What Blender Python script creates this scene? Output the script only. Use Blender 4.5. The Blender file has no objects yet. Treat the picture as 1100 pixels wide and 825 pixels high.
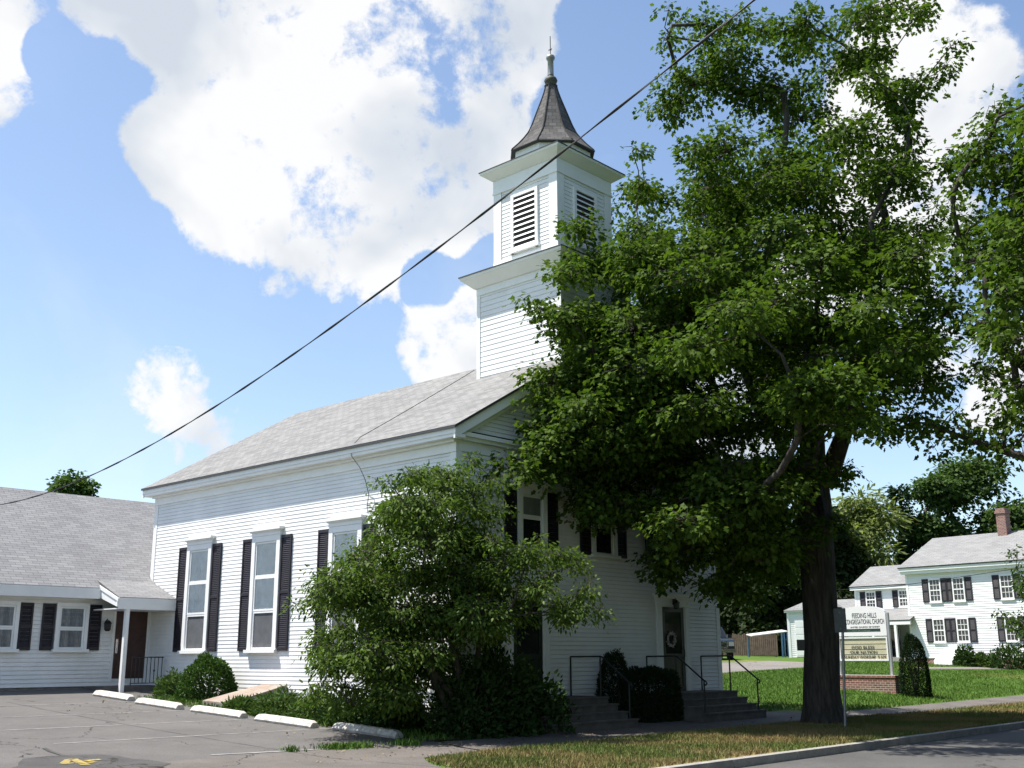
import bpy, math, random
import numpy as np
from mathutils import Vector
rng = np.random.default_rng(11); random.seed(5)
S = bpy.context.scene; C = S.collection
R = math.radians
# ------------------------------------------------------------------ camera
YAW, PITCH, ROLL, FPX = R(47.035), R(13.95), R(-0.249), 1180.55
CAM = np.array([-16.957, -17.517, 1.6])
_f = np.array([math.sin(YAW)*math.cos(PITCH), math.cos(YAW)*math.cos(PITCH), math.sin(PITCH)])
_r0 = np.array([math.cos(YAW), -math.sin(YAW), 0.0]); _u0 = np.cross(_r0, _f)
_r = _r0*math.cos(ROLL)+_u0*math.sin(ROLL); _u = _u0*math.cos(ROLL)-_r0*math.sin(ROLL)
cd = bpy.data.cameras.new('camera'); cam = bpy.data.objects.new('camera', cd); C.objects.link(cam)
cd.sensor_width = 36.0; cd.lens = 36.0*FPX/1100.0; cd.clip_start = 0.1; cd.clip_end = 3000
from mathutils import Matrix
M = Matrix(((_r[0], _u[0], -_f[0], CAM[0]), (_r[1], _u[1], -_f[1], CAM[1]), (_r[2], _u[2], -_f[2], CAM[2]), (0, 0, 0, 1)))
cam.matrix_world = M
S.camera = cam
# ------------------------------------------------------------------ exposure, sun, sky
S.view_settings.view_transform = 'Standard'; S.view_settings.look = 'None'
S.view_settings.exposure = 0.8; S.view_settings.gamma = 1.0; S.view_settings.use_curve_mapping = False
SUN = np.array([-0.33, 0.34, 1.0]); SUN /= np.linalg.norm(SUN)
SUN_EL = math.asin(SUN[2]); SUN_AZ = math.atan2(SUN[0], SUN[1])      # azimuth from +y towards +x
sl = bpy.data.lights.new('sun', 'SUN'); sl.energy = 5.0; sl.angle = R(0.53); sl.color = (1.0, 0.95, 0.87)
so = bpy.data.objects.new('sun', sl); C.objects.link(so)
so.rotation_euler = Vector(-SUN).to_track_quat('-Z', 'Y').to_euler()
so.location = (-20, 20, 60)
def ray(u, v):
    d = _f+_r*(u-550)/FPX-_u*(v-412.5)/FPX
    return d/np.linalg.norm(d)
W_ = bpy.data.worlds.new('World'); S.world = W_; W_.use_nodes = True
nt = W_.node_tree; N = nt.nodes; Lk = nt.links; N.clear()
out = N.new('ShaderNodeOutputWorld')
sky = N.new('ShaderNodeTexSky'); sky.sky_type = 'NISHITA'; sky.sun_disc = False
sky.sun_elevation = SUN_EL; sky.sun_rotation = SUN_AZ; sky.air_density = 1.0; sky.dust_density = 0.7; sky.ozone_density = 1.2
bgs = N.new('ShaderNodeBackground'); bgs.inputs[1].default_value = 0.12; Lk.new(sky.outputs[0], bgs.inputs[0])
tc = N.new('ShaderNodeTexCoord')
def mth(op, a, b=None, clamp=False):
    n = N.new('ShaderNodeMath'); n.operation = op; n.use_clamp = clamp
    for i, x in enumerate((a, b)):
        if x is None: continue
        if hasattr(x, 'is_linked'): Lk.new(x, n.inputs[i])
        else: n.inputs[i].default_value = x
    return n.outputs[0]
def noise(scale, detail, rough, vec, dist=0.0):
    n = N.new('ShaderNodeTexNoise'); n.inputs['Scale'].default_value = scale; n.inputs['Detail'].default_value = detail
    n.inputs['Roughness'].default_value = rough; n.inputs['Distortion'].default_value = dist; Lk.new(vec, n.inputs['Vector'])
    return n.outputs['Fac']
# cloud banks: direction and angular radius of each bank
BANKS = [(320, 60, 12, 1), (440, 110, 10, 1), (300, 60, 9.5, 1), (420, 90, 9.5, 1), (230, 20, 7, 1), (180, 150, 4.2, .9), (390, 200, 6.5, 1), (500, 150, 6, 1), (330, 170, 7, 1), (540, 60, 5.5, .9), (270, 215, 4, .8), (400, 255, 3.2, .8), (480, 230, 3.6, .9), (125, 15, 4.5, .8), (400, -90, 10, 1), (250, -70, 8, 1), (500,20,6,.9),
         (10, 40, 4.0, .8), (22, 100, 3.0, .6), (55, 148, 1.8, .6), (-60, 20, 6, .9), (60, 40, 2.5, .5),
         (492, 345, 3.4, .85), (478, 375, 3.0, .8), (520, 380, 3.4, .9), (180, 440, 3.2, .29), (208, 462, 2.8, .29), (160, 418, 2.2, .27),
         (1000, 80, 4.6, .95), (960, 120, 4.0, .9), (1035, 70, 2.6, .8), (960, 230, 4, .9), (980, 280, 3.4, .8), (1080, 390, 2.6, .9), (1070, 430, 2, .6), (1000, 380, 2.4, .7), (790, 430, 4, .7), (900, 300, 4, .8), (610, 70, 1.2, .5)]
for k in range(12):      # the rest of the sky, scattered small clouds
    az = rng.uniform(0, 360); el = rng.uniform(8, 60)
    if abs((az-47+180) % 360-180) < 38: continue
    BANKS.append((az, el, rng.uniform(3, 6), rng.uniform(.6, 1), 1))
vec = tc.outputs['Generated']
acc = None
for b in BANKS:
    if len(b) == 5: a_, e_ = R(b[0]), R(b[1]); d = np.array([math.sin(a_)*math.cos(e_), math.cos(a_)*math.cos(e_), math.sin(e_)])
    else: d = ray(b[0], b[1])
    dn = N.new('ShaderNodeVectorMath'); dn.operation = 'DOT_PRODUCT'; Lk.new(vec, dn.inputs[0]); dn.inputs[1].default_value = tuple(d)
    cr = math.cos(R(b[2]))
    t = mth('MULTIPLY', mth('SUBTRACT', dn.outputs['Value'], cr), 1.0/(1-cr), clamp=True)
    t = mth('MULTIPLY', t, b[3])
    acc = t if acc is None else mth('MAXIMUM', acc, t)
HOLES = [(76, 110, 4.2, .55), (70, 200, 4.0, .6), (138, 82, 2.4, .4), (66, 20, 3.4, .5), (465, 302, 1.9, .9), (525, 285, 1.8, .7), (100, 250, 4, .9), (620, 120, 3, 1), (60, 60, 1.6, .8), (640, 40, 3, .9)]
for b in HOLES:
    d = ray(b[0], b[1]); dn = N.new('ShaderNodeVectorMath'); dn.operation = 'DOT_PRODUCT'; Lk.new(vec, dn.inputs[0]); dn.inputs[1].default_value = tuple(d); cr = math.cos(R(b[2]))
    t = mth('MULTIPLY', mth('SUBTRACT', dn.outputs['Value'], cr), b[3]/(1-cr), clamp=True); acc = mth('SUBTRACT', acc, t, clamp=True)
n0 = noise(4.2, 4, .55, vec, .3)
n1 = noise(9.0, 9, .62, vec, .25); n2 = noise(26.0, 6, .6, vec, .3); n3 = noise(7.0, 4, .5, vec, .2)
dens = mth('ADD', mth('MULTIPLY', mth('MULTIPLY', acc, 2.3, clamp=True), 1.12), mth('ADD', mth('ADD', mth('MULTIPLY', mth('SUBTRACT', n1, .5), 2.6), mth('MULTIPLY', mth('SUBTRACT', n0, .5), 1.8)), mth('ADD', mth('MULTIPLY', mth('SUBTRACT', n2, .5), 1.6), mth('MULTIPLY', mth('SUBTRACT', noise(70.0, 5, .65, vec, .3), .5), .9))))
dens = mth('MULTIPLY', dens, mth('GREATER_THAN', acc, .0))
mr = N.new('ShaderNodeMapRange'); mr.interpolation_type = 'SMOOTHSTEP'; Lk.new(dens, mr.inputs['Value'])
mr.inputs['From Min'].default_value = .38; mr.inputs['From Max'].default_value = .98
veil = None                                    # a thin high veil on the sun's side of the sky
for (u_, v_, rad_, k_) in ((-150, 350, 45, .07), (300, 480, 26, .04), (900, 480, 22, .04)):
    dn = N.new('ShaderNodeVectorMath'); dn.operation = 'DOT_PRODUCT'; Lk.new(vec, dn.inputs[0]); dn.inputs[1].default_value = tuple(ray(u_, v_)); cr = math.cos(R(rad_))
    t = mth('MULTIPLY', mth('SUBTRACT', dn.outputs['Value'], cr), k_/(1-cr), clamp=True); veil = t if veil is None else mth('MAXIMUM', veil, t)
thin = mth('ADD', veil, mth('MULTIPLY', mth('SUBTRACT', noise(3.0, 5, .6, vec, .4), .47, clamp=True), .9), clamp=True)
fac = mth('MAXIMUM', mth('MULTIPLY', mr.outputs['Result'], .97), thin, clamp=True)
cr_ = N.new('ShaderNodeValToRGB'); Lk.new(n3, cr_.inputs['Fac'])
cr_.color_ramp.elements[0].position = .36; cr_.color_ramp.elements[0].color = (.66, .72, .80, 1)
cr_.color_ramp.elements[1].position = .56; cr_.color_ramp.elements[1].color = (1, 1, 1, 1)
bgc = N.new('ShaderNodeBackground'); Lk.new(cr_.outputs[0], bgc.inputs[0]); bgc.inputs[1].default_value = 0.58
mx = N.new('ShaderNodeMixShader'); Lk.new(fac, mx.inputs[0]); Lk.new(bgs.outputs[0], mx.inputs[1]); Lk.new(bgc.outputs[0], mx.inputs[2])
Lk.new(mx.outputs[0], out.inputs[0])
S.cycles.max_bounces = 6; S.cycles.transparent_max_bounces = 8; S.cycles.transmission_bounces = 3; S.cycles.diffuse_bounces = 4
S.cycles.use_denoising = True

# ------------------------------------------------------------------ helpers
def at(u, v, d):
    r = ray(u, v); return CAM+r*d/math.hypot(r[0], r[1])
def sstep(t): t = min(1.0, max(0.0, t)); return t*t*(3-2*t)
def gz(x, y):                                   # the land: flat by the street, rising gently away from it
    a = min(max(y+2.5, 0.0), 200.0)
    z = .05*min(a, 16)+.012*max(a-16, 0)
    return z+.66*sstep((x-9)/34.0)*min(1.0, max(0.0, (y+3.5)/4.0))
def land(u, v):
    d = ray(u, v)
    for t in np.arange(4, 300, .05):
        P = CAM+t*d
        if P[2] < gz(P[0], P[1]): return P
    return CAM+300*d
def plane(u, v, axis, val):
    d = ray(u, v); return CAM+d*(val-CAM[axis])/d[axis]
ORG = {}
MATS = {}
class MB:
    def __init__(s): s.v = []; s.f = []; s.uv = []
    def face(s, pts, uv=None):
        i = len(s.v); s.v += [tuple(map(float, p)) for p in pts]; s.f.append(tuple(range(i, i+len(pts)))); s.uv.append(uv)
    def box(s, x0, x1, y0, y1, z0, z1): s.fbox((0, 0, 0), (1, 0, 0), (0, 1, 0), x0, x1, y0, y1, z0, z1)
    def fbox(s, P, u, n, a0, a1, d0, d1, z0, z1, w=(0, 0, 1)):
        P, u, n, w = map(lambda q: np.array(q, float), (P, u, n, w)); i = len(s.v)
        for z in (z0, z1):
            for a, d in ((a0, d0), (a1, d0), (a1, d1), (a0, d1)): s.v.append(tuple(P+u*a+n*d+w*z))
        for q in ((3, 2, 1, 0), (4, 5, 6, 7), (0, 1, 5, 4), (1, 2, 6, 5), (2, 3, 7, 6), (3, 0, 4, 7)):
            s.f.append(tuple(i+k for k in q)); s.uv.append(None)
    def frustum(s, c, h0, z0, h1, z1, caps=True, k=4, rot=math.pi/4):
        i = len(s.v)
        for h, z in ((h0, z0), (h1, z1)):
            for q in range(k):
                a = rot+2*math.pi*q/k; s.v.append((c[0]+h*math.cos(a), c[1]+h*math.sin(a), z))
        for q in range(k):
            w = 2*math.pi/k; per = abs(h0)*2*math.sin(math.pi/k)
            s.f.append((i+q, i+(q+1) % k, i+k+(q+1) % k, i+k+q))
            p1 = abs(h1)*2*math.sin(math.pi/k); sl_ = math.hypot(h1-h0, z1-z0)
            s.uv.append(((-per/2+q*3, z0), (per/2+q*3, z0), (p1/2+q*3, z0+sl_), (-p1/2+q*3, z0+sl_)))
        if caps:
            s.f.append(tuple(i+q for q in range(k))[::-1]); s.uv.append(None)
            s.f.append(tuple(i+k+q for q in range(k))); s.uv.append(None)
    def tube(s, pts, rad, k=8, cap=True):
        pts = [np.array(p, float) for p in pts]; n = len(pts)
        if np.isscalar(rad): rad = [rad]*n
        i = len(s.v); up = np.array([0.31, 0.17, 1.0])
        for j, p in enumerate(pts):
            t = pts[min(j+1, n-1)]-pts[max(j-1, 0)]; t = t/(np.linalg.norm(t)+1e-9)
            ref = up if abs(t@up)/np.linalg.norm(up) < .93 else np.array([1., .2, .0])
            a = np.cross(t, ref); a /= np.linalg.norm(a); b = np.cross(t, a)
            for q in range(k):
                w = 2*math.pi*q/k; s.v.append(tuple(p+rad[j]*(a*math.cos(w)+b*math.sin(w))))
        for j in range(n-1):
            for q in range(k):
                s.f.append((i+j*k+q, i+j*k+(q+1) % k, i+(j+1)*k+(q+1) % k, i+(j+1)*k+q)); s.uv.append(None)
        if cap:
            s.f.append(tuple(i+q for q in range(k))); s.uv.append(None)
            s.f.append(tuple(i+(n-1)*k+q for q in range(k))[::-1]); s.uv.append(None)
    def lathe(s, c, prof, k=12):
        i = len(s.v)
        for r, z in prof:
            for q in range(k):
                a = 2*math.pi*q/k; s.v.append((c[0]+r*math.cos(a), c[1]+r*math.sin(a), c[2]+z))
        for j in range(len(prof)-1):
            for q in range(k): s.f.append((i+j*k+q, i+j*k+(q+1) % k, i+(j+1)*k+(q+1) % k, i+(j+1)*k+q)); s.uv.append(None)
    def prism(s, poly, off):                    # closed polygon and a thickness vector
        off = np.array(off, float); i = len(s.v); k = len(poly)
        s.v += [tuple(map(float, p)) for p in poly]+[tuple(np.array(p, float)+off) for p in poly]
        s.f.append(tuple(range(i, i+k))[::-1]); s.uv.append(None); s.f.append(tuple(range(i+k, i+2*k))); s.uv.append(None)
        for q in range(k): s.f.append((i+q, i+(q+1) % k, i+k+(q+1) % k, i+k+q)); s.uv.append(None)
    def clap(s, P, u, n, z0, z1, ext, e=.102, t=.013, g=.005):
        P, u, n = map(lambda q: np.array(q, float), (P, u, n)); Z = np.array([0, 0, 1.])
        m = max(1, int(round((z1-z0)/e))); h = (z1-z0)/m
        for k in range(m):
            za, zb = z0+k*h, z0+(k+1)*h
            a0, a1 = ext(za); b0, b1 = ext(zb)
            if a1-a0 < .01: continue
            j = t*(1+.12*math.sin(k*12.9898))
            zc = zb-g; q = n*-.014               # board, the shadow gap above it, and the underside of the board
            s.face([P+u*a0+n*j+Z*za, P+u*a1+n*j+Z*za, P+u*b1+Z*zc, P+u*b0+Z*zc], ((a0, za), (a1, za), (b1, zc), (b0, zc)))
            s.face([P+u*b0+Z*zc, P+u*b1+Z*zc, P+u*b1+q+Z*zc, P+u*b0+q+Z*zc]); s.face([P+u*b0+q+Z*zc, P+u*b1+q+Z*zc, P+u*b1+q+Z*zb, P+u*b0+q+Z*zb])
            s.face([P+u*a0+q+Z*za, P+u*a1+q+Z*za, P+u*a1+n*j+Z*za, P+u*a0+n*j+Z*za])
    def build(s, name, mat, parent=None, smooth=False):
        o0 = np.array(ORG[parent.name]) if parent is not None else np.zeros(3)
        me = bpy.data.meshes.new(name)
        me.from_pydata([tuple(np.array(p)-o0) for p in s.v], [], s.f)
        if any(q is not None for q in s.uv):
            l = me.uv_layers.new(name='uv'); k = 0; arr = np.zeros((len(me.loops), 2))
            for f, q in zip(s.f, s.uv):
                if q is not None: arr[k:k+len(f)] = q
                k += len(f)
            l.data.foreach_set('uv', arr.ravel())
        me.materials.append(MATS[mat] if isinstance(mat, str) else mat)
        if smooth: me.polygons.foreach_set('use_smooth', [True]*len(me.polygons))
        me.update()
        return link(name, me, parent)
def link(name, me, parent=None):
    o = bpy.data.objects.new(name, me); C.objects.link(o)
    if parent is not None: o.parent = parent; ORG[o.name] = ORG[parent.name]
    else: ORG[o.name] = (0, 0, 0)
    return o
def rawmesh(name, co, counts, idx, mat, parent=None):
    o0 = np.array(ORG[parent.name]) if parent is not None else np.zeros(3)
    me = bpy.data.meshes.new(name); co = co-o0
    me.vertices.add(len(co)); me.vertices.foreach_set('co', co.astype(np.float32).ravel())
    me.loops.add(len(idx)); me.loops.foreach_set('vertex_index', idx.astype(np.int32))
    me.polygons.add(len(counts)); st = np.concatenate([[0], np.cumsum(counts)[:-1]])
    me.polygons.foreach_set('loop_start', st.astype(np.int32))
    try: me.polygons.foreach_set('loop_total', counts.astype(np.int32))
    except Exception: pass
    me.update(calc_edges=True); me.materials.append(MATS[mat])
    return link(name, me, parent)
def thing(name, label, cat, loc=(0, 0, 0), group=None):
    o = bpy.data.objects.new(name, None); C.objects.link(o); o.location = loc; o.empty_display_size = .3
    o['label'] = label; o['category'] = cat
    if group: o['group'] = group
    ORG[o.name] = tuple(loc); return o
def tag(o, label, cat, group=None, kind=None):
    o['label'] = label; o['category'] = cat
    if group: o['group'] = group
    if kind: o['kind'] = kind
    return o
def struct(o, kind='structure'): o['kind'] = kind; return o

# ------------------------------------------------------------------ materials
def newmat(name):
    m = bpy.data.materials.new(name); m.use_nodes = True; t = m.node_tree; b = t.nodes['Principled BSDF']; MATS[name] = m
    return m, t, b
def mat(name, col, rough=.6, var=.0, scale=3.0, col2=None, bump=0.0, bscale=30., metal=0., spec=.5, detail=6, coat=0):
    m, t, b = newmat(name); b.inputs['Roughness'].default_value = rough; b.inputs['Metallic'].default_value = metal
    b.inputs['Specular IOR Level'].default_value = spec; b.inputs['Base Color'].default_value = (*col, 1)
    if coat: b.inputs['Coat Weight'].default_value = coat
    tcn = t.nodes.new('ShaderNodeTexCoord')
    if var or col2:
        c2 = col2 or tuple(max(0, c*(1-var)) for c in col); c1 = col if col2 else tuple(min(1, c*(1+var*.5)) for c in col)
        n = t.nodes.new('ShaderNodeTexNoise'); n.inputs['Scale'].default_value = scale; n.inputs['Detail'].default_value = detail; n.inputs['Roughness'].default_value = .65
        t.links.new(tcn.outputs['Object'], n.inputs['Vector'])
        r = t.nodes.new('ShaderNodeValToRGB'); r.color_ramp.elements[0].position = .33; r.color_ramp.elements[1].position = .67
        r.color_ramp.elements[0].color = (*c2, 1); r.color_ramp.elements[1].color = (*c1, 1)
        t.links.new(n.outputs['Fac'], r.inputs['Fac']); t.links.new(r.outputs[0], b.inputs['Base Color'])
    if bump:
        n = t.nodes.new('ShaderNodeTexNoise'); n.inputs['Scale'].default_value = bscale; n.inputs['Detail'].default_value = 5
        t.links.new(tcn.outputs['Object'], n.inputs['Vector'])
        bp = t.nodes.new('ShaderNodeBump'); bp.inputs['Strength'].default_value = bump; bp.inputs['Distance'].default_value = .03
        t.links.new(n.outputs['Fac'], bp.inputs['Height']); t.links.new(bp.outputs[0], b.inputs['Normal'])
    return m
mat('white_paint', (.79, .79, .78), .55, .11, 1.1, detail=9)
mat('trim_paint', (.82, .82, .81), .5, .05, 2.0)
mat('house_paint', (.80, .80, .79), .55, .05, .8)
mat('shutter_paint', (.018, .015, .022), .55, .3, 8)
mat('black_iron', (.012, .012, .013), .45)
mat('foundation', (.22, .21, .20), .9, .3, 5, bump=.4)
mat('step_stone', (.12, .11, .10), .9, .35, 3.0, bump=.4, bscale=60)
mat('drip_edge', (.05, .05, .055), .6)
mat('curtain', (.84, .86, .86), .9, .12, 4)
mat('grey_curtain', (.33, .35, .38), .9, .2, 6)
mat('screen', (.10, .105, .115), .8, .2, 5)
mat('dark_pane', (.012, .014, .018), .06, spec=.6)
mat('house_pane', (.035, .038, .045), .1, .5, 1.2, spec=.6)
mat('church_door', (.012, .022, .018), .35, .3, 4)
mat('brown_door', (.055, .022, .016), .45, .3, 6)
mat('louvre_shade', (.05, .045, .048), .9)
mat('metal_grey', (.28, .29, .30), .45, .15, 5, metal=.6)
mat('sign_back', (.16, .17, .17), .5, .2, 6, metal=.5)
mat('lead', (.30, .30, .29), .5, .3, 8, metal=.6)
mat('copper', (.075, .078, .055), .7, .4, 9)
mat('wire', (.012, .012, .012), .6)
mat('bark', (.085, .072, .060), .95, .0, 7, col2=(.016, .014, .012), bump=1.0, bscale=16)
_t = MATS['bark'].node_tree
for _n in [n for n in _t.nodes if n.type == 'TEX_NOISE']:
    _m = _t.nodes.new('ShaderNodeMapping'); _m.inputs['Scale'].default_value = (1.6, 1.6, .22); _l = _n.inputs['Vector'].links[0]; _s = _l.from_socket; _t.links.new(_s, _m.inputs['Vector']); _t.links.new(_m.outputs[0], _n.inputs['Vector'])
mat('bark_pale', (.13, .115, .095), .95, .0, 6, col2=(.05, .045, .038), bump=1.0, bscale=18)
mat('plywood', (.33, .285, .24), .85, 0, 3, col2=(.25, .18, .135), detail=9)
mat('concrete_white', (.66, .63, .59), .9, 0, 9, col2=(.34, .31, .28), bump=.6, bscale=40, detail=10)
mat('kerb_stone', (.30, .29, .27), .95, .3, 4, bump=.5, bscale=30)
mat('sign_white', (.80, .79, .82), .4, .03, 2)
mat('line_paint', (.36, .35, .34), .9, 0, 3.5, col2=(.13, .125, .12), detail=9)
mat('letter', (.04, .045, .05), .6)
mat('letter_light', (.7, .7, .68), .6)
mat('sign_bar', (.02, .05, .04), .5)
mat('board_cream', (.52, .48, .34), .5, .08, 3)
mat('alu', (.6, .6, .62), .4, metal=.7)
mat('fence_wood', (.10, .07, .05), .9, .4, 4)
mat('blue_paint', (.05, .14, .26), .6, .2, 5)
mat('canvas_grey', (.5, .5, .48), .8)
mat('truck_paint', (.008, .016, .022), .3, spec=.5, coat=.2)
mat('chrome', (.7, .7, .7), .15, metal=1.0)
mat('rubber', (.015, .015, .015), .8)
mat('glass_dark', (.01, .012, .015), .05)
mat('lamp_glass', (.5, .5, .45), .1)
mat('pale_fleck', (.7, .68, .64), .9, 0, 12, col2=(.3, .22, .2))
mat('yellow_mark', (.46, .33, .04), .85, 0, 10, col2=(.12, .105, .08), detail=10)
mat('mulch', (.07, .05, .035), .95, .5, 9, bump=.8)
def asphalt(name, c1, c2, patch):
    m, t, b = newmat(name); b.inputs['Roughness'].default_value = .9; b.inputs['Specular IOR Level'].default_value = .25
    tcn = t.nodes.new('ShaderNodeTexCoord')
    def nz(s, d): 
        n = t.nodes.new('ShaderNodeTexNoise'); n.inputs['Scale'].default_value = s; n.inputs['Detail'].default_value = d; n.inputs['Roughness'].default_value = .7
        t.links.new(tcn.outputs['Object'], n.inputs['Vector']); return n.outputs['Fac']
    r = t.nodes.new('ShaderNodeValToRGB'); r.color_ramp.elements[0].position = .3; r.color_ramp.elements[1].position = .7
    r.color_ramp.elements[0].color = (*c2, 1); r.color_ramp.elements[1].color = (*c1, 1); t.links.new(nz(patch, 8), r.inputs['Fac'])
    g = t.nodes.new('ShaderNodeMix'); g.data_type = 'RGBA'; g.blend_type = 'MULTIPLY'; g.inputs[0].default_value = .75
    r2 = t.nodes.new('ShaderNodeValToRGB'); r2.color_ramp.elements[0].position = .3; r2.color_ramp.elements[0].color = (.45, .45, .45, 1); r2.color_ramp.elements[1].position = .72; r2.color_ramp.elements[1].color = (1.35, 1.35, 1.35, 1)
    t.links.new(nz(55, 3), r2.inputs['Fac']); t.links.new(r.outputs[0], g.inputs[6]); t.links.new(r2.outputs[0], g.inputs[7])
    # cracks
    v = t.nodes.new('ShaderNodeTexVoronoi'); v.feature = 'DISTANCE_TO_EDGE'; v.inputs['Scale'].default_value = .2
    mp = t.nodes.new('ShaderNodeVectorMath'); mp.operation = 'ADD'
    dn = t.nodes.new('ShaderNodeTexNoise'); dn.inputs['Scale'].default_value = 1.3; dn.inputs['Detail'].default_value = 5; t.links.new(tcn.outputs['Object'], dn.inputs['Vector'])
    sc = t.nodes.new('ShaderNodeVectorMath'); sc.operation = 'SCALE'; sc.inputs[3].default_value = 1.1; t.links.new(dn.outputs['Color'], sc.inputs[0])
    t.links.new(tcn.outputs['Object'], mp.inputs[0]); t.links.new(sc.outputs[0], mp.inputs[1]); t.links.new(mp.outputs[0], v.inputs['Vector'])
    lt = t.nodes.new('ShaderNodeMath'); lt.operation = 'LESS_THAN'; lt.inputs[1].default_value = .0022; t.links.new(v.outputs['Distance'], lt.inputs[0])
    k = t.nodes.new('ShaderNodeMix'); k.data_type = 'RGBA'; k.inputs[7].default_value = (.03, .028, .025, 1)
    t.links.new(lt.outputs[0], k.inputs[0]); t.links.new(g.outputs[2], k.inputs[6]); t.links.new(k.outputs[2], b.inputs['Base Color'])
    bp = t.nodes.new('ShaderNodeBump'); bp.inputs['Strength'].default_value = .5; bp.inputs['Distance'].default_value = .01; t.links.new(nz(90, 3), bp.inputs['Height']); t.links.new(bp.outputs[0], b.inputs['Normal'])
asphalt('lot_asphalt', (.15, .142, .135), (.105, .099, .095), .5)
asphalt('walk_asphalt', (.17, .15, .135), (.11, .10, .09), .8)
asphalt('street_asphalt', (.12, .118, .115), (.075, .074, .073), .4)
asphalt('drive_asphalt', (.24, .22, .20), (.17, .155, .14), .4)
asphalt('patch_asphalt', (.10, .095, .092), (.06, .058, .056), 1.6)
def shingles(name, c, w=.30, h=.14, spread=.35):
    m, t, b = newmat(name); b.inputs['Roughness'].default_value = .95; b.inputs['Specular IOR Level'].default_value = .15
    uv = t.nodes.new('ShaderNodeUVMap'); uv.uv_map = 'uv'
    br = t.nodes.new('ShaderNodeTexBrick'); br.offset = .5; br.inputs['Scale'].default_value = 1.0
    br.inputs['Brick Width'].default_value = w; br.inputs['Row Height'].default_value = h; br.inputs['Mortar Size'].default_value = .006; br.inputs['Bias'].default_value = 0
    lo = tuple(x*(1-spread) for x in c); hi = tuple(min(1, x*(1+spread*.6)) for x in c)
    br.inputs['Color1'].default_value = (*lo, 1); br.inputs['Color2'].default_value = (*hi, 1); br.inputs['Mortar'].default_value = tuple(x*.45 for x in c)+(1,)
    t.links.new(uv.outputs[0], br.inputs['Vector'])
    n = t.nodes.new('ShaderNodeTexNoise'); n.inputs['Scale'].default_value = .6; n.inputs['Detail'].default_value = 8; n.inputs['Roughness'].default_value = .7; t.links.new(uv.outputs[0], n.inputs['Vector'])
    r = t.nodes.new('ShaderNodeValToRGB'); r.color_ramp.elements[0].position = .3; r.color_ramp.elements[0].color = (.86, .86, .87, 1); r.color_ramp.elements[1].position = .7; r.color_ramp.elements[1].color = (1.06, 1.06, 1.05, 1); t.links.new(n.outputs['Fac'], r.inputs['Fac'])
    g = t.nodes.new('ShaderNodeMix'); g.data_type = 'RGBA'; g.blend_type = 'MULTIPLY'; g.inputs[0].default_value = 1; t.links.new(br.outputs['Color'], g.inputs[6]); t.links.new(r.outputs[0], g.inputs[7])
    t.links.new(g.outputs[2], b.inputs['Base Color'])
    bp = t.nodes.new('ShaderNodeBump'); bp.inputs['Strength'].default_value = .6; bp.inputs['Distance'].default_value = .02; bp.invert = True
    t.links.new(br.outputs['Fac'], bp.inputs['Height']); t.links.new(bp.outputs[0], b.inputs['Normal'])
shingles('roof_shingles', (.235, .233, .23), .30, .14, .2)
shingles('annex_shingles', (.255, .255, .26), .34, .125, .15)
shingles('house_shingles', (.25, .25, .248), .4, .16, .12)
shingles('spire_shingles', (.125, .12, .118), .22, .13, .35)
def bricks(name):
    m, t, b = newmat(name); b.inputs['Roughness'].default_value = .9
    tcn = t.nodes.new('ShaderNodeTexCoord'); mp = t.nodes.new('ShaderNodeMapping'); mp.inputs['Rotation'].default_value = (R(90), 0, R(90)); t.links.new(tcn.outputs['Object'], mp.inputs['Vector'])
    sp = t.nodes.new('ShaderNodeSeparateXYZ'); cb = t.nodes.new('ShaderNodeCombineXYZ'); t.links.new(tcn.outputs['Object'], sp.inputs[0])
    ad = t.nodes.new('ShaderNodeMath'); ad.operation = 'ADD'; t.links.new(sp.outputs[0], ad.inputs[0]); t.links.new(sp.outputs[1], ad.inputs[1])
    t.links.new(ad.outputs[0], cb.inputs[0]); t.links.new(sp.outputs[2], cb.inputs[1])
    br = t.nodes.new('ShaderNodeTexBrick'); br.inputs['Scale'].default_value = 1; br.inputs['Brick Width'].default_value = .21; br.inputs['Row Height'].default_value = .075; br.inputs['Mortar Size'].default_value = .008
    br.inputs['Color1'].default_value = (.14, .05, .038, 1); br.inputs['Color2'].default_value = (.24, .10, .075, 1); br.inputs['Mortar'].default_value = (.4, .37, .33, 1)
    t.links.new(cb.outputs[0], br.inputs['Vector']); t.links.new(br.outputs['Color'], b.inputs['Base Color'])
bricks('brick')
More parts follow.
